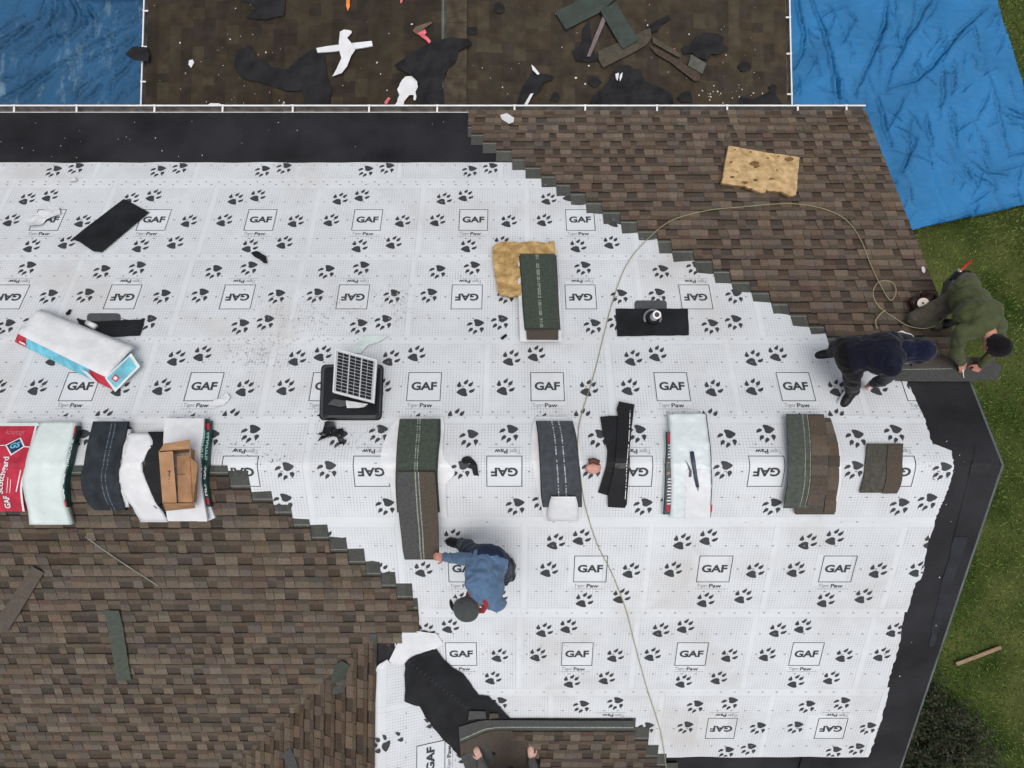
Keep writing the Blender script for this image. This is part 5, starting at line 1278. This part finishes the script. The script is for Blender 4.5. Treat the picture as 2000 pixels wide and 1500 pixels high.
# shrub at the lower right
def shrub():
    t = thing('shrub', G(1842, 1440), 'dark leafy shrub on the lawn in the lower right corner', 'shrub')
    c0 = G(1835, 1450, .0); rr = random.Random(8)
    bm = bmesh.new()
    for k in range(9):
        an = k * .7 + rr.uniform(-.2, .2); e_ = rr.uniform(.4, .8)
        p1 = c0 + Vector((math.cos(an) * .15, math.sin(an) * .15, .4)); p2 = c0 + Vector((math.cos(an) * e_, math.sin(an) * e_, rr.uniform(.7, 1.1)))
        tube(bm, [c0 + Vector((math.cos(an) * .03, math.sin(an) * .03, 0)), p1, p2], .022, 5, r2=.006)
    obj('stems', bm, 'bark', t)
    bm = bmesh.new(); cl = bm.loops.layers.float_color.new('col')
    lobes = [(G(1788, 1345, .5), .42), (G(1800, 1400, .7), .55), (G(1835, 1440, .8), .62), (G(1860, 1420, .5), .50), (G(1890, 1460, .5), .5), (G(1815, 1480, .8), .6), (G(1870, 1500, .8), .6), (G(1905, 1500, .5), .45), (G(1780, 1500, .5), .5), (G(1830, 1560, .6), .7)]
    for c_, rad in lobes:
        for k in range(int(2300 * rad * rad * 1.6)):
            v = Vector((rr.gauss(0, 1), rr.gauss(0, 1), rr.gauss(0, .7))).normalized() * rad * rr.uniform(.35, 1) ** .6
            v *= 1 + .25 * N3((c_ + v), 2.5)
            p = c_ + v
            if p.z < .03: continue
            if N3(p, 4.5) < -.18: continue
            n_ = (Vector((rr.gauss(0, .6), rr.gauss(0, .6), 1)) + v * .6).normalized(); a_ = n_.orthogonal().normalized(); a_ = Matrix.Rotation(rr.uniform(0, 6.28), 3, n_) @ a_; b_ = n_.cross(a_)
            L_, W_ = rr.uniform(.022, .042), rr.uniform(.010, .018)
            g_ = rr.uniform(.4, 1.7) * (.8 + .5 * N3(p, 1.6)); col = (.030 * g_, .040 * g_, .018 * g_) if rr.random() < .85 else (.075 * g_, .062 * g_, .04 * g_)
            quad(bm, cl, (p - a_ * L_, p + b_ * W_, p + a_ * L_, p - b_ * W_), col)
    obj('foliage', bm, mat('shrub_leaves', (1, 1, 1), .7, .1, 3, 0, 10, .2, attr=True), t)
shrub()

# air hose
hp = [(1302, 1510, .02), (1290, 1430, .02), (1262, 1340, .02), (1240, 1260, .02), (1222, 1190, .02), (1195, 1120, .02), (1165, 1060, .02), (1142, 985, .03), (1134, 930, .05), (1128, 870, .04), (1134, 815, .03), (1160, 730, .02), (1180, 650, .02), (1196, 590, .02), (1222, 520, .02), (1262, 470, .03), (1310, 432, .05), (1380, 412, .05), (1450, 405, .05), (1520, 399, .05), (1570, 401, .05), (1620, 413, .05),
      (1655, 434, .05), (1680, 470, .05), (1700, 520, .05), (1722, 565, .06), (1738, 587, .06), (1748, 572, .09), (1744, 555, .1), (1730, 549, .1), (1714, 552, .1), (1704, 568, .09), (1706, 585, .08), (1716, 600, .07), (1728, 610, .06), (1746, 622, .06), (1770, 636, .07), (1800, 642, .08), (1825, 636, .12), (1842, 622, .18)]
b = bmesh.new(); tube(b, spline([R(x, y, h) + Vector((0, 0, .008)) for x, y, h in hp], 5), .0045, 6)
obj('air_hose', b, 'hose', smooth=True, label='long thin tan air hose snaking from the bottom edge to the nail gun', cat='hose')
b = bmesh.new(); tube(b, spline([R(x, y, h) for x, y, h in ((1728, 606, .07), (1716, 616, .07), (1709, 628, .06), (1712, 642, .06))], 5), .006, 6)
obj('hose_end', b, 'hose', smooth=True, label='short curled hose end beside the navy jacketed worker', cat='hose')

# ================================================================== PEOPLE
def cone(bm, p0, p1, r0, r1, n=14):
    p0, p1 = Vector(p0), Vector(p1)
    for p, r_ in ((p0, r0), (p1, r1)): bmesh.ops.create_icosphere(bm, subdivisions=2, radius=r_, matrix=Matrix.Translation(p))
    if (p1 - p0).length > 1e-4: tube(bm, [p0, p1], r0, n, 0, r1)
def ell(bm, c, radii, x=None, z=None):
    m = Matrix.Identity(3)
    if x is not None:
        x = Vector(x).normalized(); z = Vector(z) if z is not None else Vector((0, 0, 1)); y = z.cross(x).normalized(); z = x.cross(y).normalized(); m = Matrix((x, y, z)).transposed()
    bmesh.ops.create_icosphere(bm, subdivisions=3, radius=1, matrix=Matrix.Translation(c) @ m.to_4x4() @ Matrix.Diagonal((*radii, 1)))
def blob(name, bm, mt, parent, vox=.012, sm=3, fold=0, label=None, seed=0):
    me = bpy.data.meshes.new('tmp'); bm.to_mesh(me); bm.free(); o = bpy.data.objects.new('tmp', me); C.objects.link(o)
    md = o.modifiers.new('r', 'REMESH'); md.mode = 'VOXEL'; md.voxel_size = vox; md.adaptivity = 0
    ms = o.modifiers.new('s', 'SMOOTH'); ms.factor = .5; ms.iterations = sm
    bpy.context.view_layer.update()
    me2 = bpy.data.meshes.new_from_object(o.evaluated_get(bpy.context.evaluated_depsgraph_get()))
    bpy.data.objects.remove(o); bpy.data.meshes.remove(me)
    b = bmesh.new(); b.from_mesh(me2); bpy.data.meshes.remove(me2)
    if fold:
        b.normal_update()
        for v in b.verts:
            p = v.co; w1 = p + Vector((1, 1, 1)) * .05 * noise.noise(p * 7)
            k = noise.noise(Vector((w1.x * 8 + seed, w1.y * 8, w1.z * 12))) * .9 + .9 * (.45 - abs(noise.noise(Vector((w1.x * 11, w1.y * 15 + seed, w1.z * 11)))) * 2.2) + .35 * (.4 - abs(noise.noise(Vector((w1.x * 26, w1.y * 26, w1.z * 26 + seed)))) * 2)
            v.co = p + v.normal * k * fold
    return obj(name, b, mt, parent, smooth=True, label=label)
def hand(bm, wr, d, nrm, side, curl=.5, s=1.0):
    """palm and five bent fingers; d = direction of the fingers, nrm = back of the hand"""
    d = Vector(d).normalized(); nrm = (Vector(nrm) - d * Vector(nrm).dot(d)).normalized(); sd_ = d.cross(nrm).normalized() * side
    ell(bm, wr + d * .048 * s, (.05 * s, .040 * s, .016 * s), d, nrm); cone(bm, wr - d * .01, wr + d * .03 * s, .026 * s, .028 * s, 10)
    for k, L in ((-1.5, .070), (-.5, .080), (.5, .076), (1.5, .058)):
        b0 = wr + d * (.085 if abs(k) < 1 else .078) * s + sd_ * (-k) * .0195 * s
        a1 = curl * .7; d1 = (d * math.cos(a1) - nrm * math.sin(a1)); p1 = b0 + d1 * L * .45 * s
        a2 = a1 + curl * 1.1; d2 = (d * math.cos(a2) - nrm * math.sin(a2)); p2 = p1 + d2 * L * .32 * s
        a3 = a2 + curl * .7; d3 = (d * math.cos(a3) - nrm * math.sin(a3)); p3 = p2 + d3 * L * .26 * s
        cone(bm, b0, p1, .0105 * s, .0095 * s, 8); cone(bm, p1, p2, .0095 * s, .0088 * s, 8); cone(bm, p2, p3, .0088 * s, .0072 * s, 8)
    t0 = wr + d * .03 * s + sd_ * .030 * s; t1 = t0 + (d * .6 + sd_ * .7 - nrm * .35).normalized() * .038 * s; t2 = t1 + (d * .9 + sd_ * .25 - nrm * .5).normalized() * .032 * s
    cone(bm, t0, t1, .014 * s, .0115 * s, 8); cone(bm, t1, t2, .0115 * s, .009 * s, 8)
def head(bm, c, face, up, s=1.0):
    f_ = Vector(face).normalized(); u = Vector(up); u = (u - f_ * u.dot(f_)).normalized(); sd_ = f_.cross(u)
    ell(bm, c + u * .02 * s, (.098 * s, .078 * s, .105 * s), f_, u); ell(bm, c - u * .055 * s + f_ * .022 * s, (.066 * s, .056 * s, .062 * s), f_, u)
    cone(bm, c + f_ * .095 * s + u * .005, c + f_ * .115 * s - u * .025 * s, .010 * s, .015 * s, 8)
    ell(bm, c + f_ * .088 * s - u * .058 * s, (.014 * s, .024 * s, .009 * s), f_, u)
    for k in (-1, 1): ell(bm, c + sd_ * k * .078 * s - u * .005, (.020 * s, .010 * s, .030 * s), f_, u); ell(bm, c + f_ * .078 * s + sd_ * k * .032 * s + u * .028 * s, (.016, .016, .008), f_, u)
    return f_, u, sd_
def person(label, J, face, up, shirt, trouser, shoe, s=1.0, hands=(True, True), hand_dirs=None, skin='skin', curl=(.5, .5), build=1.0, hood=False):
    t = thing('person', Vector(((J['pelvis'].x + J['chest'].x) / 2, (J['pelvis'].y + J['chest'].y) / 2, zroof(J['pelvis'].x, J['pelvis'].y))), label, 'person')
    B = build
    ax = (J['shA'] - J['shB']).normalized(); sp = (J['neck'] - J['pelvis']).normalized(); bk = ax.cross(sp).normalized()
    if bk.z < 0: bk = -bk
    def torso(bm, g):
        hip = J['pelvis']; ch = J['chest']; wa = hip.lerp(ch, .45) + bk * .015
        axh = (J['hipA'] - J['hipB']).normalized()
        ell(bm, hip, (.165 * B + g, .115 * B + g, .12 + g), axh, sp); ell(bm, wa, (.145 * B + g, .105 * B + g, .13 + g), ax, sp)
        ell(bm, ch, (.175 * B + g, .12 * B + g, .16 + g), ax, sp); ell(bm, ch.lerp(J['neck'], .55), (.15 * B + g, .09 * B + g, .09 + g), ax, sp)
        cone(bm, J['shA'], ch.lerp(J['neck'], .7), .062 + g, .075 + g); cone(bm, J['shB'], ch.lerp(J['neck'], .7), .062 + g, .075 + g)
    def arm(bm, k, g, full=True):
        a, e, w_ = J['sh' + k], J['el' + k], J['wr' + k]
        cone(bm, a, e, .056 + g, .043 + g); cone(bm, e, e.lerp(w_, .3), .044 + g, .043 + g); cone(bm, e.lerp(w_, .3), w_, .043 + g, .028 + g)
    def leg(bm, k, g):
        a, e, w_ = J['hip' + k], J['kn' + k], J['an' + k]
        cone(bm, a, e, .092 + g, .060 + g); cone(bm, e, e.lerp(w_, .35), .060 + g, .060 + g); cone(bm, e.lerp(w_, .35), w_, .060 + g, .040 + g)
    bm = bmesh.new(); torso(bm, -.008)
    for k in 'AB': arm(bm, k, 0); leg(bm, k, 0); cone(bm, J['an' + k], J['to' + k], .036, .03)
    cone(bm, J['neck'] - sp * .03, J['head'] - Vector(up).normalized() * .03, .062, .056)
    f_, u, sd_ = head(bm, J['head'], face, up, s)
    for i, k in enumerate('AB'):
        if hands[i]:
            d = hand_dirs[i] if hand_dirs and hand_dirs[i] else (J['wr' + k] - J['el' + k]); nr = Vector((0, 0, 1)) if abs(Vector(d).normalized().z) < .9 else bk
            hand(bm, J['wr' + k], d, nr, 1 if i else -1, curl[i])
    blob('body', bm, skin, t, .0075, 2)
    bm = bmesh.new(); torso(bm, .014)
    for k in 'AB': arm(bm, k, .014)
    for k in 'AB':   # cut the sleeve before the hand
        pass
    o = blob('jacket', bm, shirt, t, .011, 3, .010, seed=len(label))
    bm = bmesh.new(); axh = (J['hipA'] - J['hipB']).normalized()
    ell(bm, J['pelvis'] - sp * .05, (.165 * B + .012, .118 * B + .012, .11), axh, sp)
    for k in 'AB': leg(bm, k, .016)
    blob('trousers', bm, trouser, t, .011, 3, .009, seed=len(label) + 3)
    for k in 'AB':
        bm = bmesh.new(); a, b_ = J['an' + k], J['to' + k]; d = (b_ - a).normalized()
        cone(bm, a + Vector((0, 0, .0)), a + Vector((0, 0, .04)), .050, .050); cone(bm, a - d * .05 - Vector((0, 0, .03)), a + d * .02, .044, .046); cone(bm, a, b_, .050, .040); cone(bm, b_ - d * .05, b_, .048, .040)
        sh = blob('shoe', bm, shoe[0], t, .009, 2)
        if shoe[1]:
            bm = bmesh.new(); zz = Vector((0, 0, -.045))
            sdv = d.cross(Vector((0, 0, 1))).normalized()
            for q in (-.02, .02): cone(bm, a - d * .06 + zz + sdv * q, b_ + d * .006 + zz * .8 + sdv * q, .034, .034)
            blob('sole', bm, shoe[1], sh, .009, 2)
    bm = bmesh.new()
    for k in (-1, 1): bmesh.ops.create_uvsphere(bm, u_segments=10, v_segments=6, radius=.011, matrix=Matrix.Translation(J['head'] + (f_ * .086 + sd_ * k * .032 + u * .018) * s))
    obj('eyes', bm, mat('eye', (.03, .02, .015), .2, .1, 10), t, smooth=True)
    return t, f_, u, sd_
def jn(**k):
    out = {}
    for a, v in k.items(): out[a] = R(*v)
    return out
# 1: crouching worker in blue
J = jn(pelvis=(956, 1098, .66), chest=(949, 1142, .86), neck=(940, 1168, .96), head=(917, 1184, 1.0), shA=(924, 1138, .92), elA=(920, 1092, .68), wrA=(870, 1088, .44),
       shB=(968, 1178, .90), elB=(978, 1178, .66), wrB=(948, 1160, .48), hipA=(941, 1090, .64), knA=(918, 1072, .44), anA=(900, 1063, .12), toA=(878, 1058, .06),
       hipB=(974, 1100, .64), knB=(985, 1128, .42), anB=(996, 1104, .13), toB=(999, 1128, .06))
hd = R(838, 1086, .40) - R(870, 1088, .44)
blue = cloth('blue_jacket', (.095, .165, .27), .18); jean = cloth('navy_jeans', (.010, .018, .042)); blk = mat('black_leather', (.010, .010, .012), .5, .2, 20, .2, 60)
t, f_, u, sd_ = person('worker in a blue jacket and grey cap crouching and lifting the long shingle', J, R(872, 1176, .86) - J['head'], Vector((-.2, -.25, .9)), blue, jean, (blk, None), hand_dirs=[hd, None], curl=(.75, .5), build=1.02)
def cap(bm_, c, f_, u, sd_, s=1.0):
    ell(bm_, c + u * .045 * s, (.112 * s, .098 * s, .088 * s), f_, u)
bm = bmesh.new(); cap(bm, J['head'], f_, u, sd_, 1.08); cp = blob('cap', bm, cloth('grey_cap', (.060, .068, .068)), t, .008, 2, .003)
bm = bmesh.new(); c = J['head'] + f_ * .125 + u * .022
for q in (-.03, 0, .03): ell(bm, c + sd_ * q, (.062, .045, .007), f_, u)
blob('brim', bm, 'white', cp, .005, 1)
bm = bmesh.new(); ell(bm, c + f_ * .045 + u * .001, (.030, .06, .010), f_, u); blob('brim_edge', bm, blk, cp, .005, 1)
bm = bmesh.new()
for k in range(8):
    q = k / 7; a = J['neck'].lerp(J['head'], .35) + sd_ * (.095 * math.cos(q * 6.283)) + f_ * (.095 * math.sin(q * 6.283))
    a2 = J['neck'].lerp(J['head'], .35) + sd_ * (.095 * math.cos((q + .143) * 6.283)) + f_ * (.095 * math.sin((q + .143) * 6.283)); cone(bm, a, a2, .026, .026, 8)
blob('neck_scarf', bm, cloth('red_scarf', (.28, .03, .035), .3), t, .008, 1, .008)
bm = bmesh.new(); pl = J['pelvis'] - (J['neck'] - J['pelvis']).normalized() * .02
axh = (J['hipA'] - J['hipB']).normalized(); sp_ = (J['neck'] - J['pelvis']).normalized()
# 2: navy hooded worker bent over to the right
J = jn(pelvis=(1664, 692, .62), chest=(1722, 690, .80), neck=(1762, 686, .84), head=(1790, 686, .80), shA=(1738, 662, .84), elA=(1770, 664, .56), wrA=(1790, 690, .30),
       shB=(1740, 722, .84), elB=(1726, 742, .50), wrB=(1706, 748, .22), hipA=(1654, 676, .60), knA=(1640, 676, .40), anA=(1622, 690, .11), toA=(1598, 694, .06),
       hipB=(1664, 712, .60), knB=(1664, 742, .40), anB=(1664, 764, .12), toB=(1648, 788, .06))
navy = cloth('navy_jacket', (.0055, .0068, .0165), .25); dk = cloth('black_trousers', (.0045, .004, .0045))
t, f_, u, sd_ = person('worker in a dark navy hooded jacket bent forward on the white sheet', J, Vector((.55, -.1, -.8)), Vector((.8, .0, .45)), navy, dk, (blk, 'white'), hand_dirs=[None, R(1690, 752, .1) - R(1706, 748, .22)], build=1.15)
bm = bmesh.new(); ell(bm, J['head'] + u * .02 - f_ * .02, (.135, .118, .135), f_, u); cone(bm, J['neck'], J['head'], .10, .11); blob('hood', bm, cloth('navy_hood', (.0065, .0085, .026), .25), t, .010, 3, .008)
# 3: green jacketed worker kneeling at the edge
J = jn(pelvis=(1880, 572, .42), chest=(1908, 614, .62), neck=(1932, 652, .66), head=(1944, 676, .62), shA=(1876, 650, .60), elA=(1866, 688, .36), wrA=(1876, 708, .15),
       shB=(1948, 634, .60), elB=(1950, 676, .34), wrB=(1915, 712, .12), hipA=(1862, 588, .36), knA=(1785, 622, .13), anA=(1842, 634, .08), toA=(1858, 630, .06),
       hipB=(1888, 560, .40), knB=(1846, 604, .22), anB=(1856, 552, .16), toB=(1872, 535, .10))
olive = cloth('olive_jacket', (.060, .072, .030), .18); drab = cloth('drab_trousers', (.075, .068, .052), .2)
t, f_, u, sd_ = person('worker in an olive green jacket kneeling at the right roof edge', J, Vector((.15, -.75, -.65)), Vector((.35, -.45, .8)), olive, drab, (blk, None), hand_dirs=[R(1879, 724, .07) - R(1876, 708, .15), None], build=1.22, curl=(.6, .5))
bm = bmesh.new(); ell(bm, J['head'] + u * .03 - f_ * .012, (.108, .092, .108), f_, u); ell(bm, J['head'] - f_ * .05, (.07, .085, .09), f_, u); blob('hair', bm, cloth('black_hair', (.006, .005, .006), .4), t, .008, 2, .006)
bm = bmesh.new(); sp_ = (J['neck'] - J['pelvis']).normalized(); axh = (J['hipA'] - J['hipB']).normalized(); b0 = J['pelvis'] - sp_ * .10
ell(bm, b0, (.21, .155, .055), axh, sp_); blob('tool_belt', bm, blk, t, .010, 2, .006)
th_ = thing('hammer', R(1886, 520, .45), 'red handled hammer tucked into the belt of the green jacketed worker', 'hammer')
b = bmesh.new(); tube(b, [R(1874, 530, .50), R(1884, 520, .50), R(1895, 509, .50)], .013, 8); obj('handle', b, mat('red_grip', (.45, .03, .02), .5, .2, 20), th_, smooth=True)
b = bmesh.new(); tube(b, [R(1869, 526, .50), R(1880, 536, .49)], .017, 8); obj('hammer_head', b, 'chrome', th_, smooth=True)
# nail gun by his knee
t = thing('nail_gun', R(1800, 595, .06), 'dark coil nail gun with a round white cover beside the kneeling worker', 'nail gun')
b = bmesh.new(); c = R(1800, 594, .16)
cone(b, R(1790, 603, .10), R(1815, 583, .16), .055, .065); cone(b, R(1812, 584, .16), R(1838, 588, .17), .042, .034); cone(b, R(1790, 606, .06), R(1786, 615, .03), .025, .018); ell(b, R(1786, 590, .12), (.07, .06, .05)); ell(b, R(1806, 576, .15), (.05, .04, .04))
blob('nailer_body', b, mat('oxblood', (.028, .010, .009), .4, .3, 20), t, .007, 2)
b = bmesh.new(); tube(b, [R(1802, 592, .19), R(1802, 592, .235)], .052, 22); obj('coil_cover', b, mat('cream', (.72, .64, .55), .5, .05, 10), t)
b = bmesh.new(); tube(b, [R(1802, 592, .235), R(1801.6, 592, .239)], .010, 12); obj('screw', b, 'plastic', t)
# pencil in the green jacketed worker's hand
b = bmesh.new(); tube(b, [R(1879, 722, .10), R(1881, 738, .055)], .006, 6, r2=.003); obj('pencil', b, 'pvc', label='short pale pencil in the hand at the right roof edge', cat='pencil')
# 4: worker at the bottom edge, only the forearms and the top of the head in view
J = jn(pelvis=(1000, 1640, .20), chest=(1000, 1580, .40), neck=(999, 1545, .50), head=(998, 1520, .58), shA=(962, 1552, .46), elA=(948, 1522, .24), wrA=(939, 1484, .12),
       shB=(1036, 1552, .46), elB=(1044, 1522, .24), wrB=(1038, 1482, .12), hipA=(985, 1645, .12), knA=(980, 1660, -.2), anA=(982, 1672, -.62), toA=(980, 1655, -.68),
       hipB=(1015, 1645, .12), knB=(1018, 1660, -.2), anB=(1016, 1672, -.62), toB=(1018, 1655, -.68))
base = J['pelvis']
for sfx, dx in (('A', -.11), ('B', .11)):
    J['hip' + sfx] = base + Vector((dx, -.02, -.06)); J['kn' + sfx] = base + Vector((dx * 1.1, .10, -.48)); J['an' + sfx] = base + Vector((dx * 1.1, .0, -.90)); J['to' + sfx] = base + Vector((dx * 1.1, .15, -.95))
grey = cloth('grey_sleeves', (.085, .080, .078), .15)
t, f_, u, sd_ = person('dark haired worker reaching up from the bottom edge, two hands on the shingles', J, Vector((0, .35, -.9)), Vector((0, .85, .45)), grey, jean, (blk, None),
                       hand_dirs=[R(929, 1463, .07) - J['wrA'], R(1036, 1461, .07) - J['wrB']], curl=(.45, .45), skin=mat('pale_skin', (.55, .34, .27), .55, .1, 25, .1, 80, .4))
bm = bmesh.new(); ell(bm, J['head'] + u * .03 - f_ * .012, (.110, .095, .110), f_, u); ell(bm, J['head'] - f_ * .05, (.07, .09, .09), f_, u); blob('hair', bm, cloth('dark_hair', (.010, .008, .008), .4), t, .008, 2, .006)
feet = (J['anA'] + J['anB']) / 2
t = thing('ladder', Vector((feet.x, feet.y, 0)), 'aluminium ladder standing in the corner below the bottom edge of the roof', 'ladder')
top_ = Vector((feet.x, feet.y + .45, feet.z + 1.0)); bot_ = Vector((feet.x, feet.y - .55, 0)); d_ = (top_ - bot_)
top_ = bot_ + d_ * ((feet.z - .09) / d_.z) 
for sx in (-.22, .22):
    b = bmesh.new(); tube(b, [bot_ + Vector((sx, 0, 0)), top_ + Vector((sx, 0, 0))], .022, 8); obj('rail', b, 'chrome', t)
for k in range(10):
    q = bot_.lerp(top_, (k + 1) / 10); b = bmesh.new(); tube(b, [q - Vector((.22, 0, 0)), q + Vector((.22, 0, 0))], .014, 8); obj('rung', b, 'chrome', t)
